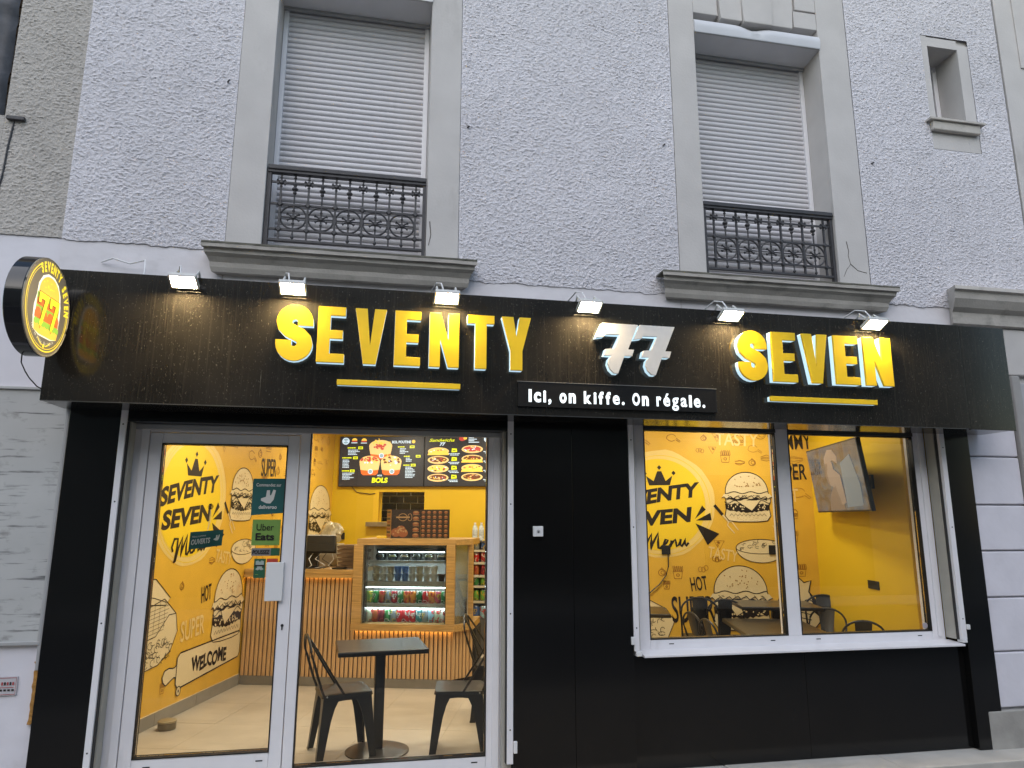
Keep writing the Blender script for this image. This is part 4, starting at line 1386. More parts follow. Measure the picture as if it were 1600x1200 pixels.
        # wrap with cut vegetables
        w_ = [(1.16, .52), (1.13, .74), (1.20, .86), (1.22, .97), (1.30, .93), (1.34, .99), (1.40, .93), (1.47, .95), (1.44, .84), (1.52, .74), (1.53, .55), (1.40, .40)]
        A.poly(w_, CREAM, 1)
        A.stroke(w_, .012, INK, 3, True)
        A.poly([(1.44, .84), (1.52, .74), (1.53, .60), (1.46, .66), (1.47, .75)], INK, 3)
        for q in range(6):
            A.ring((1.18 + .05 * q, .66 + .035 * (q % 3)), .045, .035, .009, INK, 3, a0=.2, a1=5.2, n=10)
        for q in range(4):
            A.stroke([(1.16, .56 + q * .05), (1.3, .60 + q * .055), (1.45, .57 + q * .05)], .008, INK, 3)
        # salad heap low on the wall
        hp = [(-.45, .30), (-.40, .62), (-.22, .78), (.02, .66), (.10, .54), (.02, .36), (-.2, .28)]
        A.poly(hp, CREAM, 1)
        A.stroke(hp, .007, INK, 3, True)
        for q in range(40):
            A.ring((r.uniform(-.36, .0), r.uniform(.36, .60)), r.uniform(.02, .04), r.uniform(.015, .03), .005, INK, 3, a0=r.uniform(0, 3), a1=r.uniform(3.6, 6), n=8)
        lo = [(-.62, 1.12), (-.42, 1.10), (-.30, 1.0), (-.45, .95), (-.64, 1.0)]
        A.poly(lo, CREAM, 1)
        A.stroke(lo, .007, INK, 3, True)
        spots, s1 = 110, 1.53
    taken = [(0, 1.72, .62), (.89, 1.75, .34), (.77, .75, .38), (1.0, 1.25, .25), (.5, .37, .62), (-.4, .68, .42), (3.0, 1.6, .5), (.18, .64, .24), (1.33, .7, .28)]
    n_ = 0
    tries = 0
    while n_ < spots and tries < 3000:
        tries += 1
        x, z = r.uniform(-1.05, s1 - .1), r.uniform(.14, 2.6)
        sz = r.uniform(.07, .15)
        if any((x - a) ** 2 + (z - b) ** 2 < (c + sz * .6) ** 2 for a, b, c in taken):
            continue
        taken.append((x, z, sz * .8))
        doodle(A, x, z, sz, r, r.choice((DOO, DOO, DOO2)))
        n_ += 1


A = Art((UL, 5.70, 0), (0, 1, 0), (0, 0, 1), (1, 0, 0))
mural(A, True)
A.build_struct(wl_, 'wall_print', IN)
A = Art((.90, VM, 0), (1, 0, 0), (0, 0, 1), (0, -1, 0))
mural(A, False)
A.build_struct(wm_, 'wall_print', IN)

# ------------------------------------------------------------------ ceiling lamps (the room is lit)
WARM = (1.0, 0.89, 0.71)
for i, (u, v, pw) in enumerate(((-2.3, 5.35, 14), (-1.0, 5.9, 12), (-2.4, 8.0, 13), (-.9, 8.2, 12), (.55, 6.35, 10), (1.65, 6.75, 11), (-2.25, 9.52, 9))):
    t = T('ceiling_light', 'warm square ceiling lamp lighting the shop room', 'ceiling lamp', (u, v, 2.75), IN, group='ceiling lamps in the shop')
    t.part('bezel', frame_rect(u - .16, v - .16, u + .16, v + .16, .02, 2.735, 2.7505) if False else MB().box(u - .16, v - .16, 2.738, u + .16, v + .16, 2.7505), WHITEP)
    t.part('diffuser', B(u - .14, v - .14, 2.734, u + .14, v + .14, 2.7375), emit('lamp_diffuser', (1, .82, .56), 6))
    ld = bpy.data.lights.new('lamp', 'AREA')
    ld.shape = 'SQUARE'
    ld.size = .28
    ld.energy = pw
    ld.color = WARM
    lo = bpy.data.objects.new('lamp', ld)
    COL.objects.link(lo)
    lo.parent = t.o
    lo.location = (0, 0, -.02)

# ------------------------------------------------------------------ counter
GLOW = emit('led_strip_amber', (1.0, .52, .12), 7)
co = T('service_counter', 'oak counter faced with vertical slats, lit by an amber strip, under the menu screens', 'counter', (-2.2, VC, 0), IN)
co.part('carcass', MB().box(UL + .01, VC + .02, .085, -2.132, VC + .62, .985).box(-2.1315, VC + .02, .085, -1.17, VC + .62, .51), DARKFELT)
co.part('plinth', B(UL + .014, VC + .004, .001, -1.165, VC + .6, .084), PLINTH)
sh = MB().box(-.0155, -.018, 0, .0155, 0, .942).mesh('slat')
sh.materials.append(WOOD)
sl = MB().box(-.0155, -.018, 0, .0155, 0, .425).mesh('slat')
sl.materials.append(WOOD)
u = UL + .035
k = 0
while u < -1.17:
    high = u < -2.135
    inst('slat', sh if high else sl, co.o, (u + 2.2, .0195 + random.uniform(-.001, .001), .0855))
    u += .0425
# the slanted end of the counter
ea = radians(48)
for k in range(6):
    inst('slat', sl, co.o, (-1.158 + k * .0425 * cos(ea) + 2.2, .022 + k * .0425 * sin(ea), .0855), (0, 0, ea))
co.part('end_backing', MB().prism([(-1.17, VC + .03), (-.97, VC + .26), (-.97, VC + .62), (-1.17, VC + .62)], up, .002, .51), DARKFELT)
co.part('countertop', B(UL + .01, VC - .045, 1.03, -2.092, VC + .64, 1.068), WOODH, bev=.003)
co.part('top_apron', B(UL + .01, VC - .04, .992, -2.092, VC - .012, 1.0295), WOODH)
co.part('led_strip', B(UL + .02, VC - .010, .999, -2.14, VC + .001, 1.004), GLOW)
# ------------------------------------------------------------------ display case
dc = T('display_case', 'oak framed glass display case with lit shelves of cans, built into the counter', 'display case', (-1.65, VC, .51), IN)
F0 = VC - .05
U0, U1 = -2.128, -1.135
US = -1.0          # back end of the slanted side
VS = VC + .16
z0, z1 = .515, 1.362
dc.part('bottom_rail', MB().prism([(U0, F0), (U1, F0), (US + .02, VS - .02), (US + .02, VC + .6), (U0, VC + .6)], up, z0, z0 + .062), WOODH, bev=.003)
dc.part('top_board', MB().prism([(U0 + .03, F0 + .004), (U1 + .005, F0 + .004), (US + .01, VS - .02), (US + .01, VC + .62), (U0 + .03, VC + .62)], up, z1 - .058, z1), WOODH, bev=.003)
dc.part('post', B(U0 + .002, F0 + .002, z0 + .0625, U0 + .095, F0 + .05, z1 - .0585), WOODH, bev=.003)
dc.part('post', B(U1 - .085, F0 + .002, z0 + .0625, U1 - .002, F0 + .05, z1 - .0585), WOODH, bev=.003)
dc.part('post', B(US - .035, VS - .03, z0 + .0625, US + .012, VS + .02, z1 - .0585), WOODH, bev=.003)
dc.part('side_panel', B(U0 + .004, F0 + .051, z0 + .0625, U0 + .02, VC + .6, z1 - .0585), mat('pale_laminate', (.42, .40, .33), .4))
dc.part('led_strip', B(U0 + .03, VC - .020, z0 - .0045, U1 - .02, VC - .008, z0 - .0008), GLOW)
dc.part('front_glass', B(U0 + .096, F0 + .016, z0 + .063, U1 - .086, F0 + .021, z1 - .059), CASEGLASS)
dc.part('side_glass', MB().prism([(U1 - .001, F0 + .052), (US - .037, VS - .032), (US - .04, VS - .029), (U1 - .004, F0 + .055)], up, z0 + .063, z1 - .059), CASEGLASS)
inner = MB()
iu0, iu1 = -2.03, -1.225
inner.box(U0 + .097, F0 + .05, z0 + .063, U0 + .118, F0 + .11, z1 - .06)
inner.box(iu1 - .01, F0 + .051, z0 + .063, iu1 + .018, F0 + .11, z1 - .06)
dc.part('inner_frame', inner, mat('black_case_frame', (.012, .012, .013), .25))
dc.part('back_panel', B(U0 + .021, VC + .56, z0 + .063, U1 + .05, VC + .575, z1 - .06), mat('case_back', (.55, .56, .55), .35))
COOL = emit('shelf_led_or_fill', (.85, .95, 1.0), 7)
STEEL = mat('case_shelf', (.50, .51, .50), .3, metal=.2)
V1 = VC + .06          # front edge of shelves
for (za, zb, d) in ((.7115, .753, .0), (.905, .958, .0), (1.128, 1.150, .05)):
    dc.part('shelf', B(iu0, V1 + d + .002, za, iu1 - .012, VC + .5, zb), STEEL, bev=.002)
    dc.part('shelf_led_or_fill', B(iu0 + .05, V1 + .26, za - .007, iu1 - .06, V1 + .29, za - .0005), COOL)  # fill strips set back under each shelf, added to brighten the case contents
    if za < 1.1:
        dc.part('price_rail', B(iu0, V1 + d - .004, za + .004, iu1 - .012, V1 + d + .0015, zb), mat('price_rail', (.50, .49, .42), .3))
        dc.part('shelf_led_or_fill', B(iu0 + .01, V1 + d - .002, za - .007, iu1 - .02, V1 + d + .02, za - .0005), COOL)
dc.part('top_duct', B(iu0 + .08, V1 + .07, 1.235, iu1 - .04, VC + .5, 1.262), mat('case_duct', (.06, .075, .085), .3, metal=.4))
dc.part('shelf_led_or_fill', B(iu0 + .1, V1 + .08, 1.228, iu1 - .05, V1 + .1, 1.2345), COOL)

CANC = {'lime': (.14, .36, .05), 'dark green': (.02, .15, .05), 'orange brown': (.40, .12, .04), 'grey': (.25, .28, .30), 'crimson': (.42, .04, .05), 'orange': (.60, .22, .03), 'green': (.05, .24, .07),
        'red': (.50, .02, .025), 'pink': (.52, .10, .14), 'pale': (.45, .50, .38), 'maroon': (.18, .02, .03), 'teal': (.05, .22, .25), 'light blue': (.30, .52, .68), 'white': (.62, .62, .55), 'blue': (.06, .13, .38)}


def canmat(c, band):
    k = 'can_' + c.replace(' ', '_')
    if k in MATS:
        return MATS[k]
    m = mat(k, CANC[c], .32, metal=.25)
    nt = m.node_tree
    b = nt.nodes['Principled BSDF']
    tc = nt.nodes.new('ShaderNodeTexCoord')
    n = nt.nodes.new('ShaderNodeTexNoise')
    n.inputs['Scale'].default_value = 26
    n.inputs['Detail'].default_value = 1
    nt.links.new(tc.outputs['Object'], n.inputs['Vector'])
    cr = nt.nodes.new('ShaderNodeValToRGB')
    cr.color_ramp.interpolation = 'CONSTANT'
    e = cr.color_ramp.elements
    e[0].color = (*CANC[c], 1)
    e[1].position = .55
    e[1].color = (*band, 1)
    x = e.new(.63)
    x.color = (*[q * .5 for q in CANC[c]], 1)
    nt.links.new(n.outputs['Fac'], cr.inputs[0])
    nt.links.new(cr.outputs[0], b.inputs['Base Color'])
    return m


can_body = MB().lathe((0, 0, 0), [(.024, 0), (.0315, .006), (.0315, .101), (.026, .112)], 16).mesh('body', True)
can_top = MB().lathe((0, 0, .1121), [(.026, 0), (.025, .0025), (.0225, .001)], 16).mesh('lid', True)
can_top.materials.append(mat('can_lid', (.6, .6, .6), .3, metal=.9))
ORD = ['first', 'second', 'third', 'fourth', 'fifth', 'sixth', 'seventh', 'eighth', 'ninth', 'tenth', 'eleventh', 'twelfth', 'thirteenth', 'fourteenth']


def can(u, v, z, c, lab, group, s=1.0):
    o = bpy.data.objects.new('drink_can', None)
    COL.objects.link(o)
    o.matrix_world = IN @ Matrix.Translation((u, v, z)) @ Matrix.Rotation(random.uniform(0, 6), 4, 'Z') @ Matrix.Scale(s, 4)
    o['label'], o['category'], o['group'] = lab, 'can', group
    m = canmat(c, random.choice([(.6, .6, .55), (.55, .4, .05), (.5, .05, .05)]))
    me = can_body
    if not me.materials:
        me.materials.append(m)
    b = inst('body', me, o, m=m)
    inst('lid', can_top, o)


row1 = ['pale', 'orange brown', 'maroon', 'green', 'grey', 'red', 'red', 'red', 'teal', 'grey', 'light blue', 'pale', 'white']
row2 = ['lime', 'green', 'orange brown', 'grey', 'crimson', 'green', 'orange', 'orange', 'dark green', 'red', 'orange', 'pink', 'green']
sp = (iu1 - .04 - iu0 - .02) / 12
for i, c in enumerate(row1):
    can(iu0 + .035 + i * sp * .985, V1 + .045, z0 + .0635, c, f'{c} drink can, {ORD[i]} from the left on the bottom shelf of the display case', 'cans in the display case')
for i, c in enumerate(row2):
    can(iu0 + .035 + i * sp * .985, V1 + .045, .7535, c, f'{c} drink can, {ORD[i]} from the left on the middle shelf of the display case', 'cans in the display case')
cup = MB().lathe((0, 0, 0), [(.026, 0), (.037, .062), (.039, .064), (.037, .068), (.0, .07)], 16).mesh('body', True)
cups = ['cream', 'white', 'cream', 'blue', 'blue', 'white', 'cream', 'white', 'white', 'brown']
cc = {'cream': (.62, .53, .36), 'blue': (.12, .24, .62), 'white': (.75, .75, .72), 'brown': (.14, .07, .03)}
for i, c in enumerate(cups):
    for lv in range(2 if i not in (9,) else 1):
        o = bpy.data.objects.new('dessert_pot', None)
        COL.objects.link(o)
        o.matrix_world = IN @ Matrix.Translation((iu0 + .085 + i * .072, V1 + .07, .9585 + lv * .0705))
        o['label'], o['category'], o['group'] = f'{c} dessert pot, {"upper" if lv else "lower"} one of the {ORD[i]} pile on the pot shelf', 'pot', 'dessert pots in the display case'
        m = mat('pot_' + c, cc[c], .4, var=.3, vscale=30)
        if not cup.materials:
            cup.materials.append(m)
        inst('body', cup, o, m=m)
for i in range(6):
    t = T('salad_tray', f'clear lidded salad tray, {ORD[i]} from the left on the top shelf of the case', 'tray', (iu0 + .10 + i * .122, V1 + .16, 1.151), IN, group='salad trays on the top shelf')
    x, y = iu0 + .10 + i * .122, V1 + .16
    t.part('base', MB().lathe((x, y, 1.151), [(.042, 0), (.056, .03)], 12), mat('tray_black', (.02, .025, .02), .3))
    t.part('salad', MB().lathe((x, y, 1.176), [(.052, 0), (.045, .012), (.02, .022)], 9), mat('salad_%d' % (i % 3), [(.05, .06, .03), (.20, .22, .07), (.32, .24, .13)][i % 3], .5, var=.5, vscale=60))
    t.part('lid', MB().lathe((x, y, 1.182), [(.057, 0), (.05, .028), (.03, .034)], 12), glass('clear_lid', (.9, .92, .93), gain=2.5), smooth=True)

# ------------------------------------------------------------------ drinks shelf at the back
ds = T('drinks_shelf', 'dark shelf rack of drink cans standing by the back wall, right of the display case', 'shelf', (-1.2, 8.6, 0), IN)
RACK = mat('rack_grey', (.10, .10, .10), .5)
SU0, SU1 = -1.56, -.88
ds.part('base', B(SU0, 8.52, .001, SU1, 9.0, .40), RACK, bev=.004)
ds.part('back', B(SU0, 8.98, .401, SU1, 9.0, 1.28), RACK)
for a in (SU0, SU1 - .015):
    ds.part('side', B(a, 8.49, .401, a + .015, 8.979, 1.28), RACK)
rows = [(.455, ['blue', 'light blue', 'blue', 'grey', 'blue', 'light blue', 'blue', 'blue']), (.60, ['lime'] * 7 + ['dark green']), (.775, ['dark green', 'lime', 'green', 'dark green', 'green', 'lime', 'green', 'dark green']),
        (.895, ['maroon', 'red', 'orange brown', 'maroon', 'orange brown', 'maroon', 'crimson', 'maroon']), (1.045, ['pink', 'red', 'crimson', 'red', 'red', 'crimson', 'red', 'red']),
        (1.19, ['blue', 'grey', 'blue', 'blue', 'grey', 'blue', 'grey', 'blue'])]
rown = ['bottom', 'second', 'third', 'fourth', 'fifth', 'top']
for ri, (z, cs) in enumerate(rows):
    if ri:
        ds.part('shelf_board', B(SU0 + .016, 8.50, z - .014, SU1 - .016, 8.978, z - .002), RACK)
        ds.part('price_strip', B(SU0 + .016, 8.488, z - .024, SU1 - .016, 8.4995, z + .002), mat('price_strip_pale', (.5, .46, .36), .5))
    for i, c in enumerate(cs):
        can(SU0 + .07 + i * .078, 8.56, z if ri else .4015, c, f'{c} drink can, {ORD[i]} from the left on the {rown[ri]} row of the drinks shelf', 'cans on the drinks shelf', 1.05 if ri else 1.2)
ds.part('top_board', B(SU0, 8.49, 1.2805, SU1, 9.0, 1.295), RACK)
bt = MB().lathe((0, 0, 0), [(.026, 0), (.033, .008), (.033, .05), (.031, .06), (.033, .07), (.033, .13), (.026, .165), (.013, .19), (.013, .20)], 14).mesh('body', True)
bt.materials.append(mat('water_bottle', (.50, .55, .58), .12, var=.3, vscale=40))
bc = MB().lathe((0, 0, .2005), [(.0145, 0), (.0145, .014)], 12).mesh('cap', True)
bc.materials.append(mat('cap_white', (.7, .72, .75), .4))
for i in range(4):
    o = bpy.data.objects.new('water_bottle', None)
    COL.objects.link(o)
    o.matrix_world = IN @ Matrix.Translation((-1.205 + i * .078, 8.56, 1.2955))
    o['label'], o['category'], o['group'] = f'clear water bottle, {ORD[i]} from the left on top of the drinks shelf', 'bottle', 'water bottles on the drinks shelf'
    inst('body', bt, o)
    inst('cap', bc, o)

# ------------------------------------------------------------------ things on the counter and the case
ps = T('till_monitor', 'black till monitor on a stand with tangled cables, on the oak counter', 'monitor', (-2.6, 6.98, 1.068), IN)


def tilted(mb, c, ang):
    Rm = Matrix.Translation(c) @ Matrix.Rotation(ang, 4, 'X')
    mb.v = [tuple(Rm @ Vector(p)) for p in mb.v]
    return mb


mc = (-2.61, 6.93, 1.30)
ps.part('screen_shell', tilted(MB().prism([(-.25, -.08), (.245, -.085), (.225, .085), (-.25, .085)], lambda a, b, d: (a, d, b), -.012, .03), mc, radians(-12)), BLACKP, bev=.008)
ps.part('top_edge', tilted(B(-.25, -.012, .0856, .225, .03, .094), mc, radians(-12)), WHITEP)
ps.part('shell_step', tilted(MB().prism([(-.25, -.075), (.24, -.078), (.235, .01), (-.05, .0), (-.25, -.03)], lambda a, b, d: (a, d, b), -.03, -.0125), mc, radians(-12)), BLACKP, bev=.006)
ps.part('plate', tilted(MB().box(-.15, -.0145, .04, -.08, -.0122, .056), mc, radians(-12)), WHITEP)
ps.part('stand', MB().box(-2.72, 6.96, 1.076, -2.56, 7.0, 1.25).box(-2.76, 6.86, 1.0685, -2.50, 7.06, 1.0755), BLACKP, bev=.004)
rr = random.Random(3)
for k in range(5):
    a = -2.60 + k * .045
    ps.part('cable', MB().tube([(a, 6.95, 1.23), (a + rr.uniform(-.06, .06), 6.9, 1.16), (a + rr.uniform(-.08, .08), 6.88, 1.10), (a + rr.uniform(-.1, .1), 6.87, 1.073)], .004, 5), BLACKP if k % 2 else WHITEP)
KR = mat('kraft_box', (.13, .075, .035), .7, var=.2, vscale=12)
for i in range(6):
    z = 1.0685 + i * .0385
    x = -2.20 + rr.uniform(-.012, .012)
    b_ = MB().prism([(-.125, -.017), (.125, -.017), (.135, .010), (.10, .018), (-.10, .018), (-.135, .010)], lambda a, b, d: (a, d, b), -.12, .12)
    me = b_.mesh('takeaway_box')
    me.materials.append(KR)
    o = bpy.data.objects.new('takeaway_box', me)
    COL.objects.link(o)
    o.matrix_world = IN @ Matrix.Translation((x, 6.98, z + .0172)) @ Matrix.Rotation(rr.uniform(-.1, .1), 4, 'Z')
    o['label'], o['category'], o['group'] = f'flat brown takeaway box, {ORD[i]} from the bottom of the stack on the counter', 'box', 'stack of takeaway boxes'
single('card_reader', 'small black card reader lying on the counter before the brown boxes', 'card reader', MB().prism([(-2.36, 6.80), (-2.235, 6.79), (-2.225, 6.85), (-2.35, 6.87)], up, 1.069, 1.086), BLACKP, IN, bev=.004)
single('paper_sheet', 'white paper sheets lying on the counter beside the card reader', 'paper', MB().prism([(-2.40, 6.86), (-2.12, 6.82), (-2.10, 6.9), (-2.38, 6.95)], up, 1.0686, 1.0705), WPR, IN)
v, f = [], []
for j in range(13):
    for i in range(20):
        th_, ph = 2 * pi * i / 20, pi * j / 12
        r_ = 1 + .35 * noise.noise((cos(th_) * sin(ph) * 2.4, sin(th_) * sin(ph) * 2.4, cos(ph) * 2.4 + 5))
        v.append((-2.56 + .115 * r_ * sin(ph) * cos(th_), 7.32 + .09 * r_ * sin(ph) * sin(th_), 1.40 + .12 * r_ * cos(ph)))
for j in range(12):
    for i in range(20):
        f.append((j * 20 + i, j * 20 + (i + 1) % 20, (j + 1) * 20 + (i + 1) % 20, (j + 1) * 20 + i))
pb = T('cup_bag', 'clear plastic bag of pale lids on a white carton behind the till', 'bag', (-2.56, 7.32, 1.068), IN)
pb.part('carton', B(-2.66, 7.22, 1.0685, -2.45, 7.42, 1.295), mat('carton_pale', (.45, .40, .30), .7))
pb.part('bag', MB().add(v, f), mat('cloudy_plastic', (.50, .43, .27), .25, var=.35, vscale=22, bump=.6, bscale=30), smooth=True)
single('note_block', 'small bright yellow block lying on top of the display case', 'note block', B(-1.955, 6.90, 1.3625, -1.865, 6.97, 1.385), mat('note_yellow', (.8, .55, .03), .5), IN, bev=.003)
mn = T('menu_stand', 'folded dark menu panels with food photos, standing on the display case', 'menu board', (-1.56, 6.95, 1.3625), IN)
MD = mat('menu_dark', (.022, .014, .010), .45)
MBR = mat('menu_brown', (.26, .085, .03), .5)
MTA = mat('menu_tan', (.36, .22, .10), .5)
zz = [(-1.90, 7.06), (-1.825, 6.95), (-1.535, 6.985), (-1.232, 6.935)]
for k, ((a0, b0), (a1, b1)) in enumerate(zip(zz[:-1], zz[1:])):
    d = Vector((a1 - a0, b1 - b0))
    L = d.length
    d /= L
    nn = Vector((d.y, -d.x))
    p_ = mn.part('panel', MB().prism([(a0 + d.x * .001, b0 + d.y * .001), (a1 - d.x * .001, b1 - d.y * .001), (a1 - nn.x * .006 - d.x * .001, b1 - nn.y * .006), (a0 - nn.x * .006 + d.x * .001, b0 - nn.y * .006)], up, 1.3635, 1.645), MD if k else MTA)
    A = Art((a0, b0, 1.3635), (d.x, d.y, 0), (0, 0, 1), (nn.x, nn.y, 0))
    if k == 1:
        A.ring((.115, .205), .042, .035, .006, MTA, 1)
        A.rect(.05, .198, .185, .212, MTA, 2)
        A.ring((.185, .205), .02, .035, .005, MTA, 1)
        for (x, z, q) in ((.05, .055, .05), (.10, .085, .045), (.12, .05, .05)):
            A.ell((x, z), q, q * .85, MBR, 1, n=14)
            for t in range(6):
                A.ell((x + rr.uniform(-.03, .03), z + rr.uniform(-.02, .03)), .010, .008, MTA, 2, n=6)
        for r_ in range(5):
            A.ell((.245, .03 + r_ * .055), .032, .019, MBR, 1, n=10)
            A.ell((.245, .037 + r_ * .055), .022, .008, MTA, 2, n=8)
            A.rect(.215, .008 + r_ * .055, .28, .012 + r_ * .055, MTA, 1)
    elif k == 2:
        for r_ in range(6):
            for c_ in range(5):
                A.ell((.03 + c_ * .06, .03 + r_ * .045), .020, .013, MBR, 1, n=10)
                A.ell((.03 + c_ * .06, .035 + r_ * .045), .013, .005, MTA, 2, n=8)
                A.rect(.014 + c_ * .06, .011 + r_ * .045, .046 + c_ * .06, .0145 + r_ * .045, MTA, 1)
    else:
        for r_ in range(8):
            A.rect(.015, .015 + r_ * .033, .115, .035 + r_ * .033, MD if r_ % 2 else MBR, 1)
    A.build(mn, 'panel_print', p_)

# ------------------------------------------------------------------ menu screens
SB = emit('screen_dark', (.022, .021, .024), 1.0)
E_ = lambda n, h, s=1.0: emit('screen_' + n, h, s)
EY, EW, EO, ER, EBUN, EG, EBR = E_('lime', 'd9e021', 1.05), E_('white', 'c9dcec', 1.0), E_('orange', 'e0662a'), E_('red', 'b8433c'), E_('bun', 'e8c27e'), E_('grey', '8aa2ae'), E_('brown', '6b3a20')
EFR = E_('fries', 'f0c24f', 1.05)
SV = VB - .055


def menu_screen(u0, u1, lab):
    t = T('menu_screen', lab, 'screen', ((u0 + u1) / 2, SV, 1.97), IN, group='lit menu screens over the counter')
    t.part('shell', B(u0, SV + .003, 1.972, u1, SV + .05, 2.640), BLACKP, bev=.003)
    t.part('display', B(u0 + .008, SV, 1.980, u1 - .008, SV + .0025, 2.632), SB)
    return t, Art((u0, SV, 1.972), (1, 0, 0), (0, 0, 1), (0, -1, 0))


t, A = menu_screen(-3.128, -1.972, 'lit menu screen with three bowls of fries and the word BOLS')
K = 1.156 / 1430.0        # picture units of the zoomed screen -> metres


def sp_(x, y):
    return ((x - 130) * K, (965 - y) * K)


def txtlines(A, x, y, n_, w, m, r, h=18, gap=27, ind=0):
    for q in range(n_):
        a, b = sp_(x + r.uniform(0, ind), y + q * gap)
        ww = w * r.uniform(.55, 1)
        # broken strokes so that it reads as small print
        xx = 0
        while xx < ww:
            g = r.uniform(14, 38)
            A.rect(a + xx * K, b - h * K * .7, a + min(ww, xx + g) * K, b, m, 1)
            xx += g + 5


rs_ = random.Random(11)
for (x, y, pw, n_, w) in ((265, 310, 175, 4, 200), (180, 475, 180, 6, 150), (185, 690, 130, 5, 200)):
    a, b = sp_(x, y)
    txtlines(A, x, y + 8, 1, pw, EY, rs_, 26)
    a1, b1 = sp_(x + pw, y)
    A.rect(a1 + .004, b1 - 40 * K, a1 + 85 * K, b1 + 4 * K, EY, 1)
    A.rect(a1 + 22 * K, b1 - 26 * K, a1 + 70 * K, b1 - 12 * K, SB, 2)
    txtlines(A, x + 10, y + 48, n_, w, EW, rs_, 18, 24)
for (x, y, pw, n_, w) in ((1115, 300, 185, 4, 150), (1220, 455, 185, 3, 110), (1215, 600, 110, 8, 170)):
    txtlines(A, x, y + 8, 1, pw, EY, rs_, 26)
    a1, b1 = sp_(x + pw + 15, y)
    A.rect(a1, b1 - 38 * K, a1 + 80 * K, b1 + 4 * K, EY, 1)
    A.rect(a1 + 18 * K, b1 - 24 * K, a1 + 64 * K, b1 - 10 * K, SB, 2)
    txtlines(A, x + 35, y + 42, n_, w, EW, rs_, 18, 24)
a, b = sp_(230, 215)
A.ell((a, b), 62 * K, 58 * K, EW, 1)
A.ell((a, b), 46 * K, 42 * K, EG, 2)
A.rect(a - 58 * K, b - 13 * K, a + 58 * K, b + 13 * K, EW, 3)
A.text('77', a, b - 10 * K, 20 * K, SB, 4, center=True)
for (x, y) in ((378, 205), (540, 210)):
    a, b = sp_(x, y)
    A.ell((a, b), 45 * K, 40 * K, EFR, 1, a0=0, a1=pi, n=12)
    A.rect(a - 45 * K, b - 22 * K, a + 45 * K, b - 2 * K, ER, 2)
    A.rect(a - 55 * K, b - 45 * K, a + 50 * K, b - 32 * K, EW, 2)
a, b = sp_(1015, 255)
A.text('BOL POUTINE', a, b, 42 * K, EW, 1, w=320 * K, bold=.04)
a, b = sp_(1375, 230)
A.ell((a, b), 30 * K, 28 * K, EFR, 1)
a, b = sp_(695, 898)
A.text('BOLS', a, b, 78 * K, EY, 3, w=268 * K, bold=.05, shear=.1)
a, b = sp_(785, 797)
A.text('NOS', a, b, 26 * K, EW, 3, w=80 * K, bold=.03)


def bowl(A, x, y, w, top, kind):
    r = rs_
    P = lambda q, z: sp_(x + q * w, y + z)
    A.poly([P(-.5, 0), P(-.40, 190), P(-.3, 218), P(.3, 218), P(.40, 190), P(.5, 0)], EO, 2)
    A.poly([P(-.49, 30), P(-.44, 130), P(.0, 150), P(.44, 130), P(.49, 30)], EBUN, 3)
    A.ell(P(.0, 0), w * .5 * K, 100 * K, EBUN, 4, n=24)
    a, b = P(.05, 160)
    A.ell((a, b), 42 * K, 42 * K, EW, 4, n=18)
    A.ell((a, b), 30 * K, 30 * K, EG, 5, n=14)
    for q in range(46):
        a_ = r.uniform(0, 2 * pi)
        d_ = r.uniform(0, .85)
        a, b = P(.47 * d_ * cos(a_), 85 * d_ * sin(a_) - 15)
        if kind == 0:
            m = ER if abs(cos(a_)) * d_ < .6 and sin(a_) > -.4 else EFR
        elif kind == 1:
            m = ER if sin(a_) < -.1 else (EW if r.random() < .3 else EFR)
        else:
            m = r.choice((EBUN, EFR, EFR, EBR, EW))
        if m is EFR:
            an = r.uniform(.6, 2.4)
            l_ = r.uniform(30, 60) * K
            A.stroke([(a, b), (a + l_ * cos(an), b + l_ * sin(an))], 14 * K, m, 6)
        else:
            A.ell((a, b), r.uniform(12, 26) * K, r.uniform(10, 20) * K, m, 7, n=7)


bowl(A, 825, 300, 390, 0, 0)
bowl(A, 650, 560, 345, 0, 1)
bowl(A, 1010, 560, 350, 0, 2)
A.build(t, 'display_print')

t, A = menu_screen(-1.968, -.81, 'lit menu screen headed Sandwichs 77 with rows of sandwiches')
K2 = 1.156 / 1950.0 * 1.32


def s2(x, y):
    return ((x - 165) * .000905, (1075 - y) * .000717)


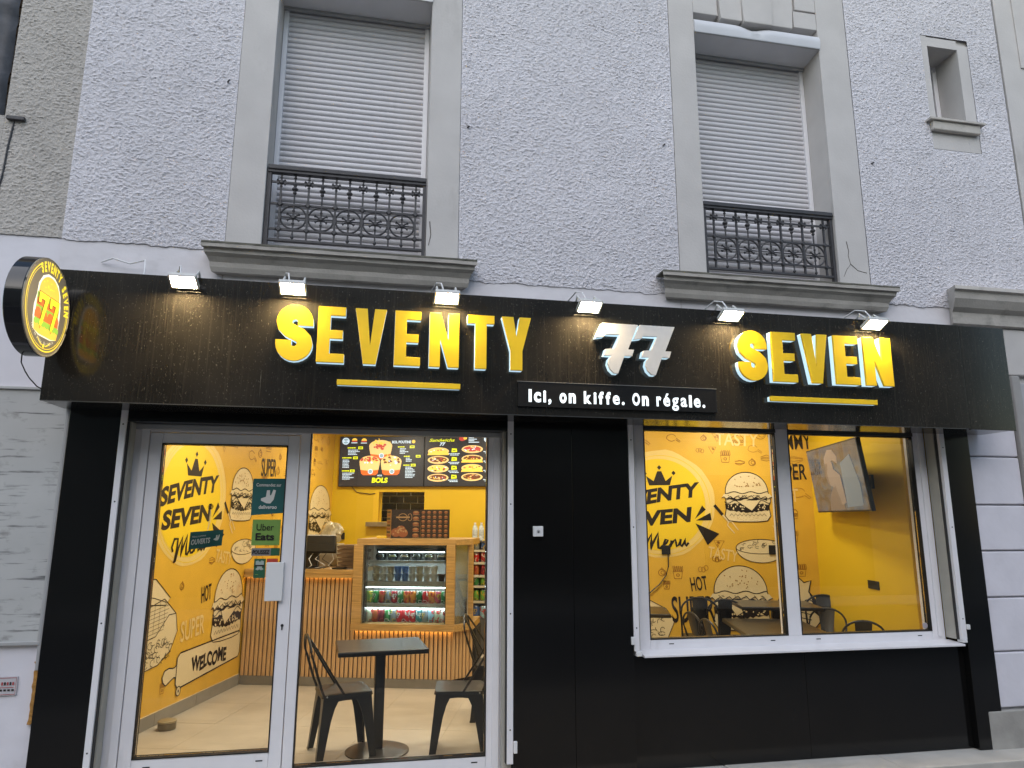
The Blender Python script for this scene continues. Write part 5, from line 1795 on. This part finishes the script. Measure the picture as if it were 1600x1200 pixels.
a, b = s2(230, 250)
A.text('Sandwichs', a, b, .040, EY, 1, w=.345, bold=.02, shear=.35)
a, b = s2(385, 325)
A.text('77', a, b, .042, EW, 1, w=.08, bold=.05, shear=.2)
for x, ys in ((370, (430, 590, 750, 915)), (870, (395, 570, 740, 905))):
    for i, y in enumerate(ys):
        a, b = s2(x, y)
        half = (x == 370 and i == 0) or (x == 870 and i in (1, 2))
        A.ell((a, b), .142, .052, EBUN, 1, n=20)
        A.ell((a, b + .004), .118, .036, ER if (x == 870 and i == 0) else rs_.choice((EBR, EFR, EW)), 2, n=16)
        for q in range(16):
            A.ell((a + rs_.uniform(-.1, .1), b + rs_.uniform(-.028, .03)), rs_.uniform(.008, .02), rs_.uniform(.005, .011), rs_.choice((ER, EBUN, EFR, EBR, EW)), 3, n=6)
        if half:
            A.poly([(a - .13, b - .012), (a + .13, b - .012), (a + .145, b - .05), (a - .145, b - .05)], EFR, 4)
        a1, b1 = s2(x + 195 + (15 if x == 870 else 0), y - 20)
        A.poly([(a1, b1 - .03), (a1 + .075, b1 - .024), (a1 + .07, b1 + .02), (a1 + .004, b1 + .024)], EY, 2)
        A.rect(a1 + .015, b1 - .008, a1 + .055, b1 + .002, SB, 3)
        for q in range(2):
            xx = a1 - .04 + q * .02
            while xx < a1 + .085:
                g = rs_.uniform(.012, .03)
                A.rect(xx, b1 - .052 - q * .018, xx + g, b1 - .042 - q * .018, EW, 2)
                xx += g + .004
a, b = s2(1110, 212)
A.ell((a, b), .063, .046, EW, 1)
A.ell((a, b), .045, .033, EG, 2)
A.rect(a - .06, b - .01, a + .06, b + .01, EW, 3)
a, b = s2(720, 195)
A.ell((a, b), .045, .035, ER, 1, n=12)
A.ell((a + .04, b + .005), .025, .022, EFR, 2, n=10)
for q in range(4):
    a, b = s2(815, 175 + q * 28)
    A.rect(a, b - .011, a + (.07, .11, .075, .14)[q], b, EW, 1)
a, b = s2(1215, 290)
A.text('Pizzas', a, b, .055, EY, 1, w=.22, bold=.02, shear=.3)
for q, y in enumerate((420, 600, 800)):
    a, b = s2(1275, y)
    A.ell((a, b), .075, .055 if q else .02, EO if q else EBUN, 1, n=18)
    for k in range(8 if q else 0):
        A.ell((a + rs_.uniform(-.05, .05), b + rs_.uniform(-.035, .035)), .012, .009, ER, 2, n=6)
A.build(t, 'display_print')
single('screen_cable', 'thin dark cable hanging under the menu screen with the bowls', 'cable', MB().tube([(-2.95, SV + .03, 1.972), (-2.88, SV + .04, 1.90), (-2.70, VB - .012, 1.875), (-2.63, VB - .012, 1.885)], .005, 6), BLACKP, IN)
single('wall_socket', 'black socket box on the back wall behind the brown takeaway boxes', 'socket', B(-3.10, VB - .03, 1.285, -3.02, VB - .0005, 1.375), BLACKP, IN, bev=.004)


# ------------------------------------------------------------------ chairs and tables
def side_leg(sx, sy):
    m = MB()
    for ax in (0, 1):
        pts = [(.172, .425), (.055, .425), (.068, .398), (.092, .35), (.116, .27), (.145, .12), (.166, .0), (.212, .0)]
        for d0 in (0,):
            if ax == 0:   # plate in the x-z plane at the y side, splayed outwards
                fn = lambda a, b, d: (sx * a, sy * (.172 + (.425 - b) * .094 - d), b)
            else:
                fn = lambda a, b, d: (sx * (.172 + (.425 - b) * .094 - d), sy * a, b)
            m.prism(pts, fn, 0, .004)
    m.box(sx * .195, sy * .195, 0, sx * .214, sy * .214, .012)
    return m


def make_chair(first_label, group, bars=False):
    t = T('metal_chair', first_label, 'chair', (0, 0, 0), IDN, group)
    rc = lambda w, n=5, r=.035: [(cx + r * cos(a), cy + r * sin(a)) for cx, cy, a0 in ((w - r, w - r, 0), (-w + r, w - r, pi / 2), (-w + r, -w + r, pi), (w - r, -w + r, 3 * pi / 2)) for a in [a0 + pi / 2 * k / n for k in range(n + 1)]]
    seat = MB()
    o1, o2, o3 = rc(.180), rc(.185), rc(.165)
    n_ = len(o1)
    seat.add([(a, b, .425) for a, b in o2] + [(a, b, .448) for a, b in o1] + [(a, b, .450) for a, b in o3] + [(a * .6, b * .6, .444) for a, b in o3],
             [(i + k * n_, (i + 1) % n_ + k * n_, (i + 1) % n_ + (k + 1) * n_, i + (k + 1) * n_) for k in range(3) for i in range(n_)] + [tuple(range(3 * n_, 4 * n_)), tuple(range(n_))[::-1]])
    t.part('seat', seat, CHAIRM, smooth=True)
    for sx in (1, -1):
        for sy in (1, -1):
            t.part('leg', side_leg(sx, sy), CHAIRM)
    ap = MB()
    for q in range(4):
        pts = [(-.134, .4245), (.134, .4245), (.10, .41)] + arc(0, .385, .10, .018, .3, pi - .3, 8) + [(-.10, .41)]
        ca, sa = cos(q * pi / 2), sin(q * pi / 2)
        ap.prism(pts, lambda a, b, d: (a * ca - (.1725 - d) * sa, a * sa + (.1725 - d) * ca, b), 0, .003)
    t.part('apron', ap, CHAIRM)
    hoop = [(-.165, -.165, .43), (-.195, -.172, .50), (-.255, -.175, .68)] + [(-.27 - .018 * sin(a), .172 * -cos(a), .72 + .125 * sin(a)) for a in [pi * k / 14 for k in range(15)]] + [(-.255, .175, .68), (-.195, .172, .50), (-.165, .165, .43)]
    t.part('back_hoop', MB().tube(hoop, .0095, 8), CHAIRM, smooth=True)
    v, f = [], []
    for k in range(11):
        q = k / 10
        z = .445 + .395 * q
        x = -.172 - .116 * q - .012 * sin(pi * q)
        w = .048 + .022 * q
        for y, dx in ((-w, 0), (-w * .5, -.006), (w * .5, -.006), (w, 0)):
            v.append((x + dx, y, z))
    for k in range(10):
        for i in range(3):
            f.append((k * 4 + i, k * 4 + i + 1, k * 4 + i + 5, k * 4 + i + 4))
    if bars:
        for sy in (1, -1):
            t.part('back_bar', MB().tube([(-.03, sy * .184, .445), (-.12, sy * .172, .58), (-.22, sy * .135, .74), (-.278, sy * .095, .826)], .0085, 7), CHAIRM, smooth=True)
    else:
        sp = t.part('back_splat', MB().add(v, f), CHAIRM, smooth=True)
        md = sp.modifiers.new('thick', 'SOLIDIFY')
        md.thickness = .003
    for sy in (1, -1):
        t.part('rivet', MB().lathe((-.15, sy * .1852, .437), [(.006, 0), (.004, sy * .003)], 8, 'y'), mat('bare_steel', (.6, .6, .58), .3, metal=.9))
    return t


def iu(u, v):
    return (u * CT - v * ST, u * ST + v * CT + CAMY)


CG = 'black metal chairs around the tables'
ch0 = make_chair('black metal chair left of the small table inside the door pane', CG, True)
ch0.o.scale = (.92, .92, .92)
ch0.o.location = (-.165, .545, .0)
ch0.o.rotation_euler = (0, 0, radians(13))
spots = [((.625, .475), 180 - 8, .92, 'black metal chair right of the small table inside the door pane'),
         ((1.02, 1.24), -14, .92, 'black metal chair behind, half hidden by the white frame right of the door pane'),
         ((3.15, 1.97), 66, .98, 'black metal chair before the printed SUPER, left of the far table in the window'),
         ((3.36, 1.93), 72, .96, 'black metal chair at the left end of the far table, before the printed burger'),
         (iu(1.22, 6.37), 4, .92, 'black metal chair at the left of the near window table, the farther of the two'),
         (iu(1.28, 5.93), 0, .92, 'black metal chair at the left of the near window table, closest to the glass'),
         ((4.23, 1.47), -114, .98, 'black metal chair in the corner of the yellow wall, right of the far table'),
         ((3.78, 1.02), -146, .92, 'black metal chair at the right of the near window table, the farther of the two'),
         ((3.88, .64), 66, .92, 'black metal chair at the right of the near window table, closest to the glass')]
src, first_splat = ch0.o, None
for k_, ((x, y), a, s_, lab) in enumerate(spots):
    if k_ == 2:
        src = make_chair(lab, CG).o
        src.location, src.rotation_euler, src.scale = (x, y, 0), (0, 0, radians(a)), (s_, s_, s_)
        continue
    c = copy_tree(src)
    c.location = (x, y, 0)
    c.rotation_euler = (0, 0, radians(a))
    c.scale = (s_, s_, s_)
    c['label'] = lab


def table(label, x, y, w, d, h, rot, legs=1):
    t = T('bistro_table', label, 'table', (x, y, 0), IDN, 'dark pedestal tables in the shop', radians(rot))
    t.part('tabletop', B(-w / 2, -d / 2, h - .032, w / 2, d / 2, h), TABLETOP, bev=.006, local=True)
    for k in range(legs):
        ox = 0 if legs == 1 else (-.28 + .56 * k)
        ox, oy = (ox, 0) if w >= d else (0, ox)
        t.part('column', B(ox - .034, oy - .034, .022, ox + .034, oy + .034, h - .0325), CHAIRM, bev=.006, local=True)
        t.part('foot_plate', MB().lathe((ox, oy, .001), [(.215, 0), (.215, .006), (.19, .014), (.06, .02), (.05, .021)], 32), mat('foot_plate_dark', (.07, .062, .05), .35, metal=.4), smooth=True, local=True)
        t.part('top_bracket', B(ox - .12, oy - .12, h - .045, ox + .12, oy + .12, h - .0328), CHAIRM, local=True)
    return t


table('small dark square table on one column, between two chairs behind the tall pane', .075, .545, .60, .50, .69, 5)
x, y = iu(.42, 6.62)
table('dark table at the left edge of the window, mostly hidden by the black panel', x, y, .80, .55, .75, -16)
x, y = iu(1.63, 6.17)
table('long dark table close to the window with chairs on both sides', x, y, .66, .90, .69, -16, 2)
x, y = iu(1.86, 6.98)
table('dark table at the back of the window by the printed wall', x, y, .72, .55, .78, -16)

# ------------------------------------------------------------------ television, sockets, door stop
tv = T('television', 'wall mounted television tilted forward, showing a blurred picture of a person', 'television', (URR - .06, 6.48, 1.63), IN)
TW, TH = 1.235, .60
Rm = Matrix.Translation((URR - .075, 6.465, 1.622)) @ Matrix.Rotation(radians(-7), 4, 'Y')


def tvl(mb):
    mb.v = [tuple(Rm @ Vector(p)) for p in mb.v]
    return mb


tv.part('shell', tvl(B(-.02, -TW / 2, 0, .015, TW / 2, TH)), BLACKP, bev=.004)
m = bpy.data.materials.new('television_picture')
m.use_nodes = True
nt = m.node_tree
bs = nt.nodes['Principled BSDF']
tc = nt.nodes.new('ShaderNodeTexCoord')
nz_ = nt.nodes.new('ShaderNodeTexNoise')
nz_.inputs['Scale'].default_value = 4.2
nz_.inputs['Detail'].default_value = 2.5
nz_.inputs['Distortion'].default_value = 1.2
nt.links.new(tc.outputs['Object'], nz_.inputs['Vector'])
cr = nt.nodes.new('ShaderNodeValToRGB')
e = cr.color_ramp.elements
e[0].position, e[0].color = .30, (.10, .14, .18, 1)
e[1].position, e[1].color = .72, (.20, .19, .19, 1)
for p_, c_ in ((.44, (.17, .20, .24, 1)), (.52, (.26, .20, .16, 1)), (.60, (.16, .10, .07, 1))):
    x_ = e.new(p_)
    x_.color = c_
nt.links.new(nz_.outputs['Fac'], cr.inputs[0])
nt.links.new(cr.outputs[0], bs.inputs['Emission Color'])
bs.inputs['Emission Strength'].default_value = .24
bs.inputs['Base Color'].default_value = (.02, .02, .02, 1)
bs.inputs['Roughness'].default_value = .12
dsp = tv.part('display', tvl(B(-.0225, -TW / 2 + .012, .014, -.0205, TW / 2 - .012, TH - .012)), m)
# person on the screen (soft flat shapes): head, hair, raised arms, shoulders
TS, TH_, TD, TB = emit('tv_skin', (.26, .20, .165), .48), emit('tv_hair', (.17, .12, .09), .48), emit('tv_shade', (.19, .14, .11), .48), emit('tv_blue', (.17, .205, .24), .48)
A = Art((0, 0, 0), (0, -1, 0), (0, 0, 1), (-1, 0, 0))
A.poly([(-.20, .36), (-.17, .47), (-.06, .54), (.06, .53), (.14, .46), (.12, .40), (.02, .44), (-.08, .42)], TS, 0)
A.poly([(-.22, .30), (-.18, .42), (-.10, .42), (-.12, .30), (-.16, .22)], TH_, 1)
A.poly([(-.14, .22), (-.16, .33), (-.10, .43), (.0, .43), (.02, .30), (-.04, .2)], TS, 2)
A.poly([(-.25, .0), (-.18, .14), (-.06, .22), (.06, .22), (.12, .10), (.1, .0)], TD, 1)
A.poly([(-.02, .22), (.02, .36), (.14, .30), (.16, .06), (.06, .04)], TS, 3)
A.poly([(.16, .02), (.19, .40), (.42, .46), (.52, .2), (.5, .03)], TB, 1)
for (mm, layer), mb in A.m.items():
    mb.v = [tuple(Rm @ Vector((p[0] - .0225, p[1], p[2] + .02))) for p in mb.v]
    tv.part('display_print', mb, mm)
A = Art((0, 0, 0), (0, -1, 0), (0, 0, 1), (-1, 0, 0))
A.text('UP', -.48, .36, .12, emit('tv_letters', (.05, .055, .065), 1), 4, w=.17, bold=.02)
for (mm, layer), mb in A.m.items():
    mb.v = [tuple(Rm @ Vector((p[0] - .0225, p[1], p[2]))) for p in mb.v]
    tv.part('display_print', mb, mm)
tv.part('wall_mount', MB().box(URR - .02, 6.42, 1.86, 2.584, 6.46, 1.89).box(2.585, 6.36, 1.82, 2.61, 6.52, 1.94), BLACKP)
tv.part('rear_housing', tvl(B(.0155, -TW / 2 + .25, .05, .04, TW / 2 - .25, .35)), BLACKP, bev=.01)
single('wall_socket', 'black socket plate on the plain yellow wall below the television', 'socket', MB().prism([(2.606, 6.43), (2.590, 6.43), (2.567, 6.594), (2.583, 6.594)], up, .962, 1.033), BLACKP, IN, bev=.003)
single('wall_socket', 'black socket on the printed wall under the word Menu, with a cable in it', 'socket', B(.895, VM - .016, 1.198, .985, VM - .0055, 1.29), BLACKP, IN, bev=.003)
single('wall_socket', 'black socket on the printed bowl of the wall, beside the centre mullion', 'socket', B(1.975, VM - .016, 1.205, 2.065, VM - .0055, 1.297), BLACKP, IN, bev=.003)
single('socket_cable', 'thin dark cable curving down the printed wall from the socket', 'cable', MB().tube([(.96, VM - .012, 1.198), (.955, VM - .03, 1.08), (.93, VM - .02, .99), (.86, VM - .02, .90), (.74, VM - .02, .80), (.62, VM - .02, .70)], .006, 6), BLACKP, IN, smooth=True)
x, y = iu(-3.07, 5.36)
dp = T('door_stop', 'small round metal tin on the floor by the skirting, inside the door', 'tin', (x, y, 0))
dp.part('tin', MB().lathe((x, y, .001), [(.062, 0), (.064, .003), (.064, .045), (.060, .048)], 28), mat('tin_metal', (.20, .175, .12), .35, metal=.6), smooth=True)
dp.part('lid', MB().lathe((x, y, .0495), [(.066, 0), (.067, .012), (.058, .016), (.02, .0165)], 28), mat('tin_lid', (.42, .37, .25), .35, metal=.6), smooth=True)

# ------------------------------------------------------------------ house over the road (seen in the glass)
ob = T('opposite_house', 'tall pale house over the road, mirrored faintly in the shop glass', 'building', (1, -10.6, -.2))
ob.part('wall', B(-13, -11.2, -.25, 15, -10.6, 7.0), mat('opposite_render', (.34, .32, .29), .9, var=.1, vscale=.6))
for r_ in range(1):
    for k in range(8):
        xx = -11.4 + k * 3.2
        ob.part('window', B(xx, -10.598, 3.4 + r_ * 2.7, xx + 1.2, -10.56, 5.3 + r_ * 2.7), mat('opposite_pane', (.04, .045, .05), .15))
for k in range(4):
    xx = -11 + k * 6.2
    ob.part('shop_bay', B(xx, -10.598, 0, xx + 4.4, -10.54, 2.6), mat('opposite_bay', (.05, .05, .055), .2))
